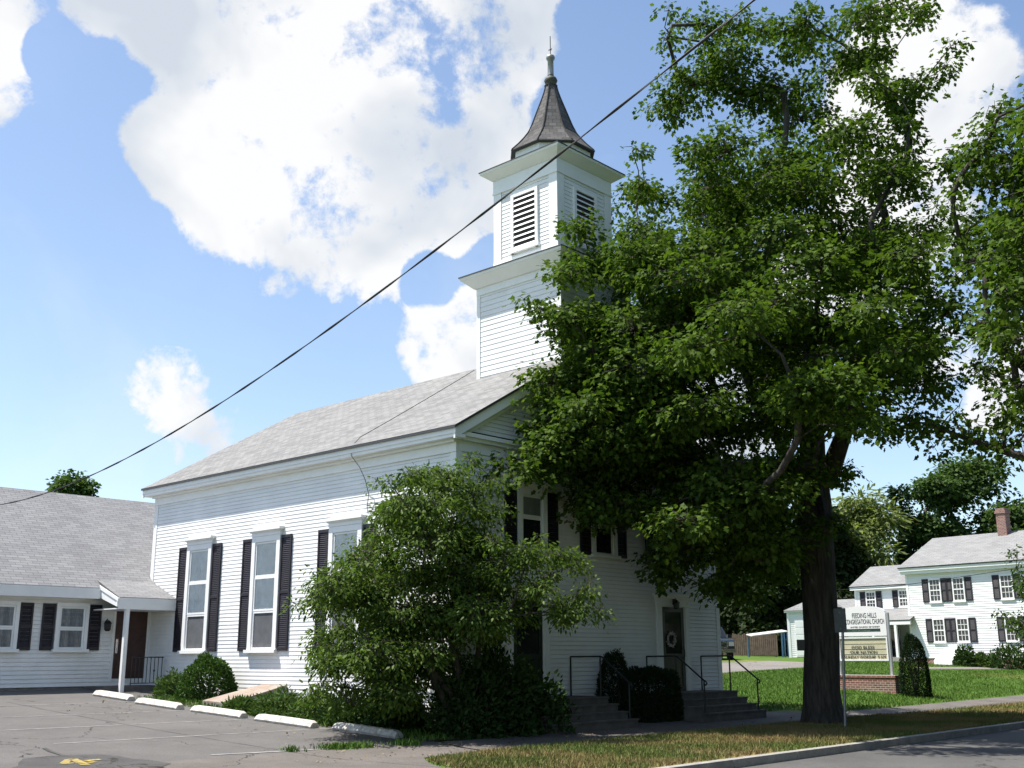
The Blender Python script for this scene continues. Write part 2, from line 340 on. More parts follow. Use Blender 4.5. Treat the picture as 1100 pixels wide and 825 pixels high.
def leafmat(name, lo, hi, trans=.45, gloss=.05, roughness=.45):
    m = bpy.data.materials.new(name); m.use_nodes = True; t = m.node_tree; t.nodes.clear(); MATS[name] = m
    o = t.nodes.new('ShaderNodeOutputMaterial'); g = t.nodes.new('ShaderNodeNewGeometry')
    r = t.nodes.new('ShaderNodeValToRGB'); r.color_ramp.elements[0].color = (*lo, 1); r.color_ramp.elements[1].color = (*hi, 1)
    t.links.new(g.outputs['Random Per Island'], r.inputs['Fac'])
    d = t.nodes.new('ShaderNodeBsdfDiffuse'); tr = t.nodes.new('ShaderNodeBsdfTranslucent'); gl = t.nodes.new('ShaderNodeBsdfGlossy'); gl.inputs['Roughness'].default_value = roughness
    gl.inputs['Color'].default_value = (.9, .95, .9, 1)
    m1 = t.nodes.new('ShaderNodeMixShader'); m1.inputs[0].default_value = trans; m2 = t.nodes.new('ShaderNodeMixShader'); m2.inputs[0].default_value = gloss
    br = t.nodes.new('ShaderNodeMix'); br.data_type = 'RGBA'; br.blend_type = 'MULTIPLY'; br.inputs[0].default_value = 1; br.inputs[7].default_value = (1.25, 1.35, .7, 1)
    t.links.new(r.outputs[0], br.inputs[6]); t.links.new(br.outputs[2], tr.inputs['Color'])
    t.links.new(r.outputs[0], d.inputs['Color']); t.links.new(d.outputs[0], m1.inputs[1]); t.links.new(tr.outputs[0], m1.inputs[2])
    t.links.new(m1.outputs[0], m2.inputs[1]); t.links.new(gl.outputs[0], m2.inputs[2]); t.links.new(m2.outputs[0], o.inputs[0])
leafmat('maple_leaf', (.032, .068, .010), (.098, .155, .020), .38, .008, .6)
leafmat('litter_leaf', (.12, .08, .04), (.32, .25, .14), .1, .01, .6)
leafmat('shade_leaf', (.022, .050, .010), (.055, .10, .018), .35, .008, .6)
leafmat('dogwood_leaf', (.040, .082, .014), (.110, .165, .028), .4, .010, .5)
leafmat('shrub_leaf', (.018, .042, .012), (.045, .085, .020), .25, .010, .6)
leafmat('yew_leaf', (.010, .024, .010), (.024, .042, .014), .15, .008, .6)
leafmat('juniper_leaf', (.035, .075, .018), (.085, .135, .03), .25, .012, .6)
leafmat('box_leaf', (.025, .060, .012), (.060, .115, .02), .25, .012, .6)
leafmat('willow_leaf', (.085, .115, .035), (.22, .26, .09), .45, .01, .6)
leafmat('far_leaf', (.032, .065, .018), (.075, .125, .03), .35, .010, .6)
leafmat('far_dark_leaf', (.012, .022, .008), (.032, .048, .015), .25, .008, .6)  # backlit shade of the far trees is put into this leaf colour
leafmat('conifer_leaf', (.018, .040, .018), (.032, .06, .024), .2, .008, .6)
def grassmat(name, g1, g2, dry, scale, lo, hi):
    m, t, b = newmat(name); b.inputs['Roughness'].default_value = .85; b.inputs['Specular IOR Level'].default_value = .15
    tcn = t.nodes.new('ShaderNodeTexCoord')
    n = t.nodes.new('ShaderNodeTexNoise'); n.inputs['Scale'].default_value = scale; n.inputs['Detail'].default_value = 6; t.links.new(tcn.outputs['Object'], n.inputs['Vector'])
    n2 = t.nodes.new('ShaderNodeTexNoise'); n2.inputs['Scale'].default_value = 9; n2.inputs['Detail'].default_value = 8; n2.inputs['Roughness'].default_value = .8; t.links.new(tcn.outputs['Object'], n2.inputs['Vector'])
    r = t.nodes.new('ShaderNodeValToRGB'); r.color_ramp.elements[0].color = (*g2, 1); r.color_ramp.elements[1].color = (*g1, 1); r.color_ramp.elements[0].position = .35; r.color_ramp.elements[1].position = .65; t.links.new(n2.outputs['Fac'], r.inputs['Fac'])
    q = t.nodes.new('ShaderNodeMapRange'); q.inputs['From Min'].default_value = lo; q.inputs['From Max'].default_value = hi; t.links.new(n.outputs['Fac'], q.inputs['Value'])
    x = t.nodes.new('ShaderNodeMix'); x.data_type = 'RGBA'; t.links.new(q.outputs[0], x.inputs[0]); t.links.new(r.outputs[0], x.inputs[6]); x.inputs[7].default_value = (*dry, 1)
    t.links.new(x.outputs[2], b.inputs['Base Color'])
    bp = t.nodes.new('ShaderNodeBump'); bp.inputs['Strength'].default_value = .7; bp.inputs['Distance'].default_value = .03; t.links.new(n2.outputs['Fac'], bp.inputs['Height']); t.links.new(bp.outputs[0], b.inputs['Normal'])
grassmat('lawn', (.085, .155, .022), (.050, .10, .016), (.20, .19, .06), .25, .56, .80)
grassmat('verge', (.10, .13, .03), (.06, .08, .02), (.25, .19, .085), .45, .38, .62)
# ------------------------------------------------------------------ the setting
def gz2(x, y): return -.13 if (-16.0 < y < -7.45) else gz(x, y)
def grid(name, xs, ys, zf, matn):
    nx, ny = len(xs), len(ys)
    co = np.array([(x, y, zf(x, y)) for y in ys for x in xs])
    i = np.arange(nx-1)[None, :]+nx*np.arange(ny-1)[:, None]
    q = np.stack([i, i+1, i+nx+1, i+nx], -1).reshape(-1)
    return rawmesh(name, co, np.full((nx-1)*(ny-1), 4), q, matn)
def strip(name, A, B, off, matn, n=12, res=.5):
    # a sheet between two outlines that follows the land a few millimetres above it
    def resample(P):
        P = np.array(P, float); s = np.concatenate([[0], np.cumsum(np.hypot(*np.diff(P, axis=0).T))]); return P, s
    PA, sa = resample(A); PB, sb = resample(B); m = max(2, int(max(sa[-1], sb[-1])/res)+1); co = []
    for t in np.linspace(0, 1, m):
        a = np.array([np.interp(t*sa[-1], sa, PA[:, k]) for k in (0, 1)]); b = np.array([np.interp(t*sb[-1], sb, PB[:, k]) for k in (0, 1)])
        for w in np.linspace(0, 1, n+1):
            p = a+(b-a)*w; co.append((p[0], p[1], gz(p[0], p[1])+off))
    i = np.arange(n)[None, :]+(n+1)*np.arange(m-1)[:, None]
    q = np.stack([i, i+1, i+n+2, i+n+1], -1).reshape(-1)
    return rawmesh(name, np.array(co), np.full(n*(m-1), 4), q, matn)
xs = [-900, -400, -200, -110, -70, -45]+list(np.arange(-30, 75, 1.0))+[78, 84, 92, 102, 120, 150, 200, 300, 500, 900]
ys = [-900, -400, -200, -100, -50, -30, -20, -16.01, -15.99, -12, -7.46, -7.44, -7, -6, -5, -4, -3.5, -3, -2.5, -2, -1.5, -1]+list(np.arange(-.5, 60, 1.0))+[60, 66, 75, 90, 110, 140, 200, 400, 900]
struct(grid('lawn', xs, ys, gz2, 'lawn'))
sx = list(np.arange(-60, 120, 6.0))
struct(grid('street', [-800, -300]+sx+[130, 300, 800], [-15.9, -12, -9, -7.6], lambda x, y: -.118, 'street_asphalt'))
kb = MB(); x = -5.2
while x < 60:                                   # kerb stones, end to end
    kb.box(x, x+1.99, -7.60, -7.42, -.2, .012); x += 2.0
struct(kb.build('kerb', 'kerb_stone'))
kb = MB(); kb.box(-60, -15.2, -7.60, -7.42, -.2, .012); struct(kb.build('kerb', 'kerb_stone'))
# parking lot, its apron to the street, and the pavement
struct(strip('parking_lot', [(-40, -1.5), (-40, 13.4)], [(-.02, -1.5), (-.02, 12.95)], .010, 'lot_asphalt', 60))
struct(strip('driveway_apron', [(-15.2, -7.7), (-15.2, -1.5)], [(-6.2, -7.7), (-5.6, -6.3), (-4.9, -4.6), (-4.2, -3.6), (-2.6, -3.45), (-2.0, -1.5)], .012, 'walk_asphalt', 16))
struct(strip('pavement', [(-2.55, -3.48), (25, -3.75), (70, -3.9)], [(-2.0, -1.72), (9, -1.98), (25, -2.3), (70, -2.6)], .016, 'walk_asphalt', 5))
struct(strip('church_path', [(1.0, -1.75), (12.4, -2.0)], [(1.0, -.4), (9.9, -.4), (11.6, -1.2), (12.4, -1.9)], .012, 'walk_asphalt', 5))
struct(strip('verge', [(-4.75, -4.65), (-4.3, -3.75), (-2.6, -3.5), (25, -3.77), (60, -3.9)], [(-5.5, -7.40), (-2, -7.40), (25, -7.40), (60, -7.4)], .006, 'verge', 8))
struct(strip('planting_bed', [(-2.35, -1.3), (-2.1, 4), (-1.9, 9.0)], [(-.02, -.6), (-.02, 4), (-.02, 9.4)], .016, 'mulch', 5))
struct(strip('planting_bed', [(-2.2, -1.55), (1.05, -1.7)], [(-2.2, -.5), (1.05, -.1)], .020, 'mulch', 4))
D = [land(*p)[:2] for p in ((760, 712), (790, 712), (830, 710), (860, 711.6), (890, 713.5))]
D2 = [land(*p)[:2] for p in ((760, 724.5), (790, 722), (830, 719.5), (860, 717.5), (890, 716))]
struct(strip('driveway', [tuple(p) for p in D], [tuple(p) for p in D2], .012, 'drive_asphalt', 12, 1.0))
A_ = [land(*p)[:2] for p in ((985, 717), (1100, 717.5), (1180, 718))]
B_ = [land(*p)[:2] for p in ((985, 718.6), (1100, 719.6), (1180, 720.5))]
struct(strip('path', [tuple(p) for p in A_], [tuple(p) for p in B_], .012, 'drive_asphalt', 2, 1.0))
# worn white bay lines, the crack full of grass, the dark patch and its yellow mark
for (xa, ya, xb, yb) in ((-2.25, 8.55, -7.5, 8.7), (-2.25, 6.0, -8, 6.15), (-2.2, 3.6, -8, 3.8), (-2.1, 1.25, -8, 1.45), (-2.6, 11.6, -7, 12.0)):
    o = strip('bay_line', [(xa, ya-.03), (xb, yb-.03)], [(xa, ya+.03), (xb, yb+.03)], .015, 'line_paint' if 'line_paint' in MATS else 'concrete_white', 1); struct(o)
struct(strip('concrete_strip', [(-6.6, -1.22), (-3.9, -1.62)], [(-6.6, -1.14), (-3.9, -1.54)], .018, 'line_paint', 1))
pc = land(88, 823)
a = np.linspace(0, 2*math.pi, 19); rr_ = 1+.12*np.sin(a*3+1)+.08*np.sin(a*5)
vd = np.array([_f[0], _f[1]]); vd /= np.linalg.norm(vd); rd = np.array([_r0[0], _r0[1]])
b = MB(); b.face([(pc[0]+rd[0]*math.cos(t)*1.05*q+vd[0]*math.sin(t)*1.2*q, pc[1]+rd[1]*math.cos(t)*1.05*q+vd[1]*math.sin(t)*1.2*q, gz(pc[0], pc[1]+rd[1]*math.cos(t)*1.05*q+vd[1]*math.sin(t)*1.2*q)+.017) for t, q in zip(a[:-1], rr_)])
struct(b.build('asphalt_patch', 'patch_asphalt'))
b = MB()
def stroke(pix, w):
    P = [land(*p) for p in pix]
    for p, q in zip(P[:-1], P[1:]):
        d = (q-p)[:2]; d /= np.linalg.norm(d)+1e-9; nn = np.array([-d[1], d[0]])*w
        b.face([(c[0], c[1], gz(c[0], c[1])+.024) for c in ((p[0]-nn[0], p[1]-nn[1]), (q[0]-nn[0], q[1]-nn[1]), (q[0]+nn[0], q[1]+nn[1]), (p[0]+nn[0], p[1]+nn[1]))])
stroke([(68, 822), (74, 817.5), (79, 817)], .06); stroke([(78, 817), (84, 820), (92, 823.5)], .07); stroke([(66, 822.5), (80, 821.5), (90, 822)], .05); stroke([(92, 819.5), (100, 818), (108, 817.8)], .06); stroke([(94, 821), (102, 820.2)], .05)
struct(b.build('yellow_marking', 'yellow_mark'))
b = MB(); P = [land(*p) for p in ((47, 805), (54, 808.5), (62, 811), (70, 813.5))]
for p, q in zip(P[:-1], P[1:]):
    d = (q-p)[:2]; d /= np.linalg.norm(d); nn = np.array([-d[1], d[0]])*.035
    b.face([(c[0], c[1], gz(c[0], c[1])+.020) for c in ((p[0]-nn[0], p[1]-nn[1]), (q[0]-nn[0], q[1]-nn[1]), (q[0]+nn[0], q[1]+nn[1]), (p[0]+nn[0], p[1]+nn[1]))])
struct(b.build('tar_seam', 'patch_asphalt'))

# ------------------------------------------------------------------ windows, shutters, roofs
X_, Y_, Z_ = np.eye(3)
def shutter(root, P, u, n, a0, a1, z0, z1, d0=.014):
    m = MB(); fw = .05
    m.fbox(P, u, n, a0, a0+fw, d0, d0+.04, z0, z1); m.fbox(P, u, n, a1-fw, a1, d0, d0+.04, z0, z1)
    zm = (z0+z1)/2
    for za, zb in ((z0, z0+.09), (zm-.04, zm+.04), (z1-.08, z1)): m.fbox(P, u, n, a0+fw, a1-fw, d0, d0+.037, za, zb)
    Pn = np.array(P, float)+np.array(n)*(d0+.008)
    for za, zb in ((z0+.09, zm-.04), (zm+.04, z1-.08)): m.clap(Pn, u, n, za, zb, lambda z: (a0+fw, a1-fw), .05, .022, .004)
    return m.build('shutter', 'shutter_paint', root)
def rectframe(m, P, u, n, a0, a1, z0, z1, w, d0, d1):
    m.fbox(P, u, n, a0, a0+w, d0, d1, z0, z1); m.fbox(P, u, n, a1-w, a1, d0, d1, z0, z1)
    m.fbox(P, u, n, a0+w, a1-w, d0, d1, z0, z0+w); m.fbox(P, u, n, a0+w, a1-w, d0, d1, z1-w, z1)
def church_window(root, P, u, n, ac, w, z0, z1, rails, kinds, sw, cap=True, paint='trim_paint'):
    P = np.array(P, float); a0, a1 = ac-w/2, ac+w/2
    m = MB(); cw = .15 if w > 1 else .10
    m.fbox(P, u, n, a0, a0+cw, .0, .075, z0+.08, z1); m.fbox(P, u, n, a1-cw, a1, .0, .075, z0+.08, z1)
    m.fbox(P, u, n, a0+cw, a1-cw, .0, .072, z1-cw, z1); m.fbox(P, u, n, a0-.05, a1+.05, .0, .14, z0, z0+.08)
    if cap:
        m.fbox(P, u, n, a0-.01, a1+.01, .0, .085, z1+.003, z1+.13); m.fbox(P, u, n, a0-.09, a1+.09, .0, .17, z1+.133, z1+.20)
        m.fbox(P, u, n, a0-.05, a1+.05, .0, .12, z1+.10, z1+.1325)
    wn = m.build('window', paint, root)
    i0, i1, j0, j1 = a0+cw+.003, a1-cw-.003, z0+.083, z1-cw-.003
    zs = [j0]+list(rails)+[j1]; s = MB()
    for k in range(len(zs)-1): rectframe(s, P, u, n, i0, i1, zs[k]+.002, zs[k+1]-.002, .05, .0, .05 if k % 2 else .044)
    s.build('sash', paint, wn)
    for k, kd in enumerate(kinds):
        q = MB(); za, zb = zs[k]+.052, zs[k+1]-.052; b0, b1 = i0+.05, i1-.05
        if kd in ('curtain', 'grey_curtain'):          # a pleated curtain close behind the glass
            nn = 14; q.fbox(P, u, n, b0, b1, .0, .0155, za, zb)
            for t in range(nn):
                c0, c1 = b0+(b1-b0)*t/nn, b0+(b1-b0)*(t+1)/nn; cm = (c0+c1)/2; e0, e1 = .017, .028+.004*math.sin(t*2.3)
                q.face([P+u*c0+n*e0+Z_*za, P+u*cm+n*e1+Z_*za, P+u*cm+n*e1+Z_*zb, P+u*c0+n*e0+Z_*zb]); q.face([P+u*cm+n*e1+Z_*za, P+u*c1+n*e0+Z_*za, P+u*c1+n*e0+Z_*zb, P+u*cm+n*e1+Z_*zb])
            q.build('curtain', kd, wn)
            g = MB(); gp = [P+u*b0+n*.034+Z_*za, P+u*b1+n*.034+Z_*za, P+u*b1+n*.034+Z_*zb, P+u*b0+n*.034+Z_*zb]; g.face(gp if np.cross(u, Z_)@n > 0 else gp[::-1]); g.build('pane', 'clear_glass', wn)
        else:
            q.fbox(P, u, n, b0, b1, .0, .02, za, zb); q.build('pane' if kd == 'dark_pane' else 'insect_screen', kd, wn)
    if sw:
        zt = z1-.03
        shutter(root, P, u, n, a0-.02-sw, a0-.02, z0+.05, zt); shutter(root, P, u, n, a1+.02, a1+.02+sw, z0+.05, zt)
    return wn
m_ = bpy.data.materials.new('clear_glass'); m_.use_nodes = True; t_ = m_.node_tree; t_.nodes.clear(); MATS['clear_glass'] = m_
o_ = t_.nodes.new('ShaderNodeOutputMaterial'); a_ = t_.nodes.new('ShaderNodeBsdfTransparent'); a_.inputs[0].default_value = (.98, .99, .99, 1)
g_ = t_.nodes.new('ShaderNodeBsdfGlossy'); g_.inputs['Roughness'].default_value = .03; l_ = t_.nodes.new('ShaderNodeFresnel'); l_.inputs[0].default_value = 1.45
x_ = t_.nodes.new('ShaderNodeMixShader'); t_.links.new(l_.outputs[0], x_.inputs[0]); t_.links.new(a_.outputs[0], x_.inputs[1]); t_.links.new(g_.outputs[0], x_.inputs[2]); t_.links.new(x_.outputs[0], o_.inputs[0])
def slab(m, quad, th=.05):
    # a roof plane: eave-left, eave-right, ridge-right, ridge-left; shingles measured along the slope
    q = [np.array(p, float) for p in quad]; e = q[1]-q[0]; L_ = np.linalg.norm(e); e /= L_
    nrm = np.cross(q[1]-q[0], q[3]-q[0]); nrm /= np.linalg.norm(nrm)
    if nrm[2] < 0: nrm = -nrm
    s_ = np.cross(nrm, e); uv = [((p-q[0])@e, (p-q[0])@s_) for p in q]
    top = [p+nrm*th for p in q]
    m.face(top, uv)
    m.face(q[::-1], None)
    for k in range(4):
        a, b_ = q[k], q[(k+1) % 4]; m.face([a, b_, top[(k+1) % 4], top[k]])

# ------------------------------------------------------------------ the church
W, L, HE, HR, OV, OF = 10.447, 13.04, 6.56, 9.78, .322, .313
HF = 6.12
ch = thing('church', 'tall white clapboard church with a square belfry and dark shingled spire', 'church', (W/2, L/2, .3))
sl_ = (HR-HE)/(W/2+OV)
def roofz(x): return HE+sl_*(min(x, W-x)+OV)
m = MB(); m.box(.03, W-.03, .03, L-.03, -.3, .47); m.build('foundation', 'foundation', ch)
cbw = .16
m = MB(); ext = lambda z: (cbw, L-cbw)
m.clap((0, L, 0), -Y_, -X_, .45, HF, ext, .102, .009, .006); m.build('side_wall', 'white_paint', ch)
m = MB(); m.clap((W, 0, 0), Y_, X_, .45, HF, ext); m.build('side_wall', 'white_paint', ch)
def gx(z):
    if z < HF+.01: return (cbw, W-cbw)
    d = max(0, (z-HE)/sl_-OV+.12); return (min(d, W/2), max(W-d, W/2))
m = MB(); m.clap((0, 0, 0), X_, -Y_, .45, HF, gx, .102, .018, .016); m.clap((0, 0, 0), X_, -Y_, 6.62, HR-.12, gx, .102, .018, .016); m.build('front_wall', 'white_paint', ch)
m = MB(); m.clap((W, L, 0), -X_, Y_, .45, HR-.12, gx); m.build('rear_wall', 'white_paint', ch)
for (px, py) in ((0, 0), (W, 0), (0, L), (W, L)):
    sx_, sy_ = (1 if px == 0 else -1), (1 if py == 0 else -1); m = MB()
    xa, xb = sorted((px-sx_*.022, px+sx_*cbw)); ya, yb = sorted((py-sy_*.022, py+sy_*cbw)); m.box(xa, xb, ya, yb, .42, HF+.002); m.build('corner_board', 'trim_paint', ch)
m = MB()                                         # frieze and bed mould, all four sides
m.box(-.035, 0.1, -.03, L+.03, HF, 6.36); m.box(W-.1, W+.035, -.03, L+.03, HF, 6.36); m.box(.1, W-.1, -.033, .1, HF, 6.36); m.box(.1, W-.1, L-.1, L+.033, HF, 6.36)
m.box(-.045, .0, -.04, L+.04, HF-.03, HF+.03)
m.build('frieze', 'trim_paint', ch)
m = MB()                                         # cornice boxes under the eaves and the return across the front
for s in (0, 1):
    n_ = -X_ if s == 0 else X_; P = np.array((0, 0, 0.)) if s == 0 else np.array((W, 0, 0.))
    m.fbox(P, Y_, n_, -.30, L+.30, .0, .30, 6.363, 6.44); m.fbox(P, Y_, n_, -.305, L+.305, .24, .325, 6.44, 6.565); m.fbox(P, Y_, n_, -.05, L+.05, .0, .13, 6.30, 6.362)
m.box(.003, W-.003, -.22, .0, 6.44, 6.53); m.box(.003, W-.003, -.14, .0, 6.363, 6.439)
m.build('cornice', 'trim_paint', ch)
def rake(y0, y1):
    m = MB()
    for s in (0, 1):
        xe = -OV if s == 0 else W+OV; e0_ = np.array((xe, y0, HE)); r_ = np.array((W/2, y0, HR)); e2_ = e0_+(r_-e0_)*.07
        for (ya, yb, ha, hb) in ((y0, y0+(.05 if y1 > y0 else -.05), -.24, -.004), (y0+(.05 if y1 > y0 else -.05), y1, -.10, -.006), ((y1+(-.09 if y1 > y0 else .09)), y1+(-.002 if y1 > y0 else .002), -.40, -.10)):
            e_ = e2_ if ha < -.3 else e0_
            P4 = [np.array((e_[0], ya, e_[2]+ha)), np.array((r_[0], ya, HR+ha)), np.array((r_[0], ya, HR+hb)), np.array((e_[0], ya, e_[2]+hb))]
            m.prism(P4, (0, yb-ya, 0))
    return m.build('rake_board', 'trim_paint', ch)
rake(-OF+.02, 0.0); rake(L+OF-.02, L)
m = MB(); slab(m, ((-OV-.03, -OF-.02, HE), (-OV-.03, L+OF, HE), (W/2, L+OF, HR+.017), (W/2, -OF-.02, HR+.017)), .045); slab(m, ((W+OV+.03, L+OF, HE), (W+OV+.03, -OF-.02, HE), (W/2, -OF-.02, HR+.017), (W/2, L+OF, HR+.017)), .045)
rf = m.build('roof', 'roof_shingles', ch)
m = MB(); m.box(-OV-.05, -OV-.032, -OF-.025, L+OF+.005, HE-.012, HE+.05); m.box(W+OV+.032, W+OV+.05, -OF-.025, L+OF+.005, HE-.012, HE+.05)
for s in (0, 1):
    xe = -OV-.03 if s == 0 else W+OV+.03
    m.prism([(xe, -OF-.025, HE-.002), (W/2, -OF-.025, HR+.015), (W/2, -OF-.025, HR+.08), (xe, -OF-.025, HE+.058)], (0, -.012, 0))
m.build('drip_edge', 'drip_edge', rf)  # drip edge strip, its shadow line put into the dark colour
# side windows, three a side
for ac in (10.36, 7.11, 3.80):
    church_window(ch, (0, 0, 0), Y_, -X_, ac, 1.27, 1.73, 4.74, (2.79, 3.67), ('screen', 'curtain', 'curtain'), .44)
    church_window(ch, (W, 0, 0), Y_, X_, ac, 1.27, 1.73, 4.74, (2.79, 3.67), ('screen', 'curtain', 'curtain'), .44)
for ac in (2.49, W/2, W-2.49):
    church_window(ch, (0, 0, 0), X_, -Y_, ac, 1.04, 4.02, 5.50, (4.82,), ('dark_pane', 'grey_curtain'), .40)
# front doors
for dc in (W-8.13, 8.13):
    m = MB(); P = np.zeros(3)
    m.fbox(P, X_, -Y_, dc-.74, dc-.55, 0, .07, .67, 2.90); m.fbox(P, X_, -Y_, dc+.55, dc+.74, 0, .07, .67, 2.90)
    m.fbox(P, X_, -Y_, dc-.76, dc+.76, 0, .078, 2.903, 3.16); m.fbox(P, X_, -Y_, dc-.86, dc+.86, 0, .19, 3.163, 3.235); m.fbox(P, X_, -Y_, dc-.80, dc+.80, 0, .13, 3.10, 3.1625)
    m.fbox(P, X_, -Y_, dc-.55, dc-.5, 0, .05, .67, 2.90); m.fbox(P, X_, -Y_, dc+.5, dc+.55, 0, .05, .67, 2.90)
    dr = m.build('doorway', 'trim_paint', ch)
    q = MB(); rectframe(q, P, X_, -Y_, dc-.497, dc+.497, .69, 2.88, .12, 0, .042); q.fbox(P, X_, -Y_, dc-.377, dc+.377, 0, .028, .81, 1.55); q.fbox(P, X_, -Y_, dc-.377, dc+.377, 0, .04, 1.55, 1.67); q.build('door', 'church_door', dr)
    q = MB(); q.fbox(P, X_, -Y_, dc-.377, dc+.377, 0, .022, 1.67, 2.76); q.build('door_glass', 'dark_pane', dr)
    q = MB(); q.tube([(dc+.42, -.05, 1.55), (dc+.42, -.09, 1.6), (dc+.42, -.09, 1.78), (dc+.42, -.05, 1.83)], .012, 6); q.build('handle', 'black_iron', dr)
    q = MB(); q.fbox(P, X_, -Y_, dc-.05, dc+.05, .078, .10, 2.95, 3.12); q.tube([(dc, -.1, 3.08), (dc, -.14, 3.12), (dc, -.17, 3.06)], .012, 6)
    q.lathe((dc, -.17, 2.83), [(.0, 0), (.05, .0), (.075, .03), (.085, .16), (.10, .17), (.05, .225), (.0, .26)], 6); q.build('lantern', 'black_iron', ch)
# tower: lower block
TX0, TX1, TY0, TY1 = 3.742, W-3.742, .02, 3.04; TC = (W/2, (TY0+TY1)/2)
TZ0, TZ1 = 8.3, 11.44
m = MB()
def block(m, x0, x1, y0, y1, z0, z1, cb, e=.145):
    for (P, u, n, w) in (((x0, y1, 0), -Y_, -X_, y1-y0), ((x0, y0, 0), X_, -Y_, x1-x0), ((x1, y0, 0), Y_, X_, y1-y0), ((x1, y1, 0), -X_, Y_, x1-x0)): m.clap(P, u, n, z0, z1, lambda z, w=w: (cb, w-cb), e, .010, .006)
block(m, TX0, TX1, TY0, TY1, TZ0, TZ1, .10)
tw = m.build('tower', 'white_paint', ch)
def corners(x0, x1, y0, y1, z0, z1, cb, root, pr=.024):
    for px in (x0, x1):
        for py in (y0, y1):
            m = MB(); sx_, sy_ = (1 if px == x0 else -1), (1 if py == y0 else -1)
            xa, xb = sorted((px-sx_*pr, px+sx_*cb)); ya, yb = sorted((py-sy_*pr, py+sy_*cb)); m.box(xa, xb, ya, yb, z0, z1); m.build('corner_board', 'trim_paint', root)
corners(TX0, TX1, TY0, TY1, TZ0, TZ1, .10, tw)
RT = math.sqrt(2)
hb = (TX1-TX0)/2
m = MB(); m.frustum(TC, (hb+.045)*RT, 11.36, (hb+.045)*RT, 11.56); m.frustum(TC, (hb+.10)*RT, 11.562, (hb+.36)*RT, 11.80, caps=True); m.frustum(TC, (hb+.37)*RT, 11.802, (hb+.39)*RT, 11.87); m.build('cornice', 'trim_paint', tw)
m = MB(); m.frustum(TC, (hb+.41)*RT, 11.872, (hb+.41)*RT, 11.90); m.frustum(TC, (hb+.41)*RT, 11.902, 1.20*RT, 12.12); m.build('deck', 'drip_edge', tw)
# belfry
BH = 1.164; BX0, BX1, BY0, BY1 = TC[0]-BH, TC[0]+BH, TC[1]-BH, TC[1]+BH
m = MB(); block(m, BX0, BX1, BY0, BY1, 12.2, 14.42, .28, .115); bf = m.build('belfry', 'white_paint', ch)
corners(BX0, BX1, BY0, BY1, 12.1, 14.40, .27, bf)
m = MB(); m.frustum(TC, (BH+.10)*RT, 11.98, (BH+.10)*RT, 12.22); m.frustum(TC, (BH+.03)*RT, 12.222, (BH+.03)*RT, 12.34); m.build('skirting', 'trim_paint', bf)
m = MB(); m.frustum(TC, (BH+.035)*RT, 14.40, (BH+.035)*RT, 14.80); m.frustum(TC, (BH+.05)*RT, 14.38, (BH+.05)*RT, 14.43); m.frustum(TC, (BH+.05)*RT, 14.802, (BH+.29)*RT, 14.985); m.frustum(TC, (BH+.30)*RT, 14.987, (BH+.32)*RT, 15.05); m.build('cornice', 'trim_paint', bf)
m = MB(); m.frustum(TC, (BH+.335)*RT, 15.052, (BH+.335)*RT, 15.075); m.frustum(TC, (BH+.335)*RT, 15.077, 1.0*RT, 15.20); m.build('deck', 'drip_edge', bf)
for (P, u, n) in (((BX0, TC[1], 0), -Y_, -X_), ((TC[0], BY0, 0), X_, -Y_), ((BX1, TC[1], 0), Y_, X_), ((TC[0], BY1, 0), -X_, Y_)):
    P = np.array(P, float); m = MB()
    m.fbox(P, u, n, -.50, -.40, 0, .06, 12.42, 14.16); m.fbox(P, u, n, .40, .50, 0, .06, 12.42, 14.16); m.fbox(P, u, n, -.40, .40, 0, .058, 14.08, 14.16); m.fbox(P, u, n, -.54, .54, 0, .10, 12.42, 12.52)
    lw = m.build('louvre_window', 'trim_paint', bf)
    q = MB(); q.fbox(P, u, n, -.40, .40, 0, .019, 12.52, 14.08); q.build('louvre_backing', 'louvre_shade', lw)  # solid dark panel stands in for the shade behind the slats
    q = MB()
    for k in range(10):
        z = 12.545+k*.155; A0 = P+u*-.397; A1 = P+u*.397
        q.prism([A0+n*.052+Z_*z, A1+n*.052+Z_*z, A1+n*.024+Z_*(z+.062), A0+n*.024+Z_*(z+.062)], n*.012)
    q.build('louvre_slats', 'trim_paint', lw)
# spire
m = MB(); m.frustum(TC, 1.15, 15.08, 1.15, 15.56, k=8, rot=R(22.5)); sk = m.build('spire_base', 'trim_paint', ch)
prof = [(1.275, 15.54), (1.25, 15.60), (1.05, 15.81), (.88, 16.02), (.755, 16.20), (.635, 16.46), (.54, 16.72), (.45, 16.97), (.365, 17.2), (.285, 17.42), (.215, 17.64), (.165, 17.86)]
m = MB()
for (r0, z0), (r1, z1) in zip(prof[:-1], prof[1:]): m.frustum(TC, r0, z0, r1, z1, caps=False, k=8, rot=R(22.5))
sp = m.build('spire', 'spire_shingles', ch)
m = MB()
for q in range(8):
    a = R(22.5)+q*math.pi/4; m.tube([(TC[0]+r*math.cos(a)*1.005, TC[1]+r*math.sin(a)*1.005, z+.01) for r, z in prof], .022, 5)
m.build('hip_ridge', 'spire_shingles', sp)
m = MB(); m.frustum(TC, 1.28, 15.535, 1.29, 15.558, k=8, rot=R(22.5)); m.build('drip_edge', 'drip_edge', sp)
m = MB(); m.lathe((*TC, 0), [(.17, 17.84), (.20, 17.86), (.13, 17.90), (.17, 17.95), (.20, 18.03), (.17, 18.11), (.09, 18.16), (.085, 18.19), (.092, 18.2)], 14); m.build('spire_ball', 'copper', sp, True)
m = MB(); m.lathe((*TC, 0), [(.092, 18.2), (.088, 18.70), (.12, 18.73), (.135, 18.78), (.12, 18.84), (.06, 18.88), (.0, 18.89)], 12); m.build('finial', 'lead', sp, True)
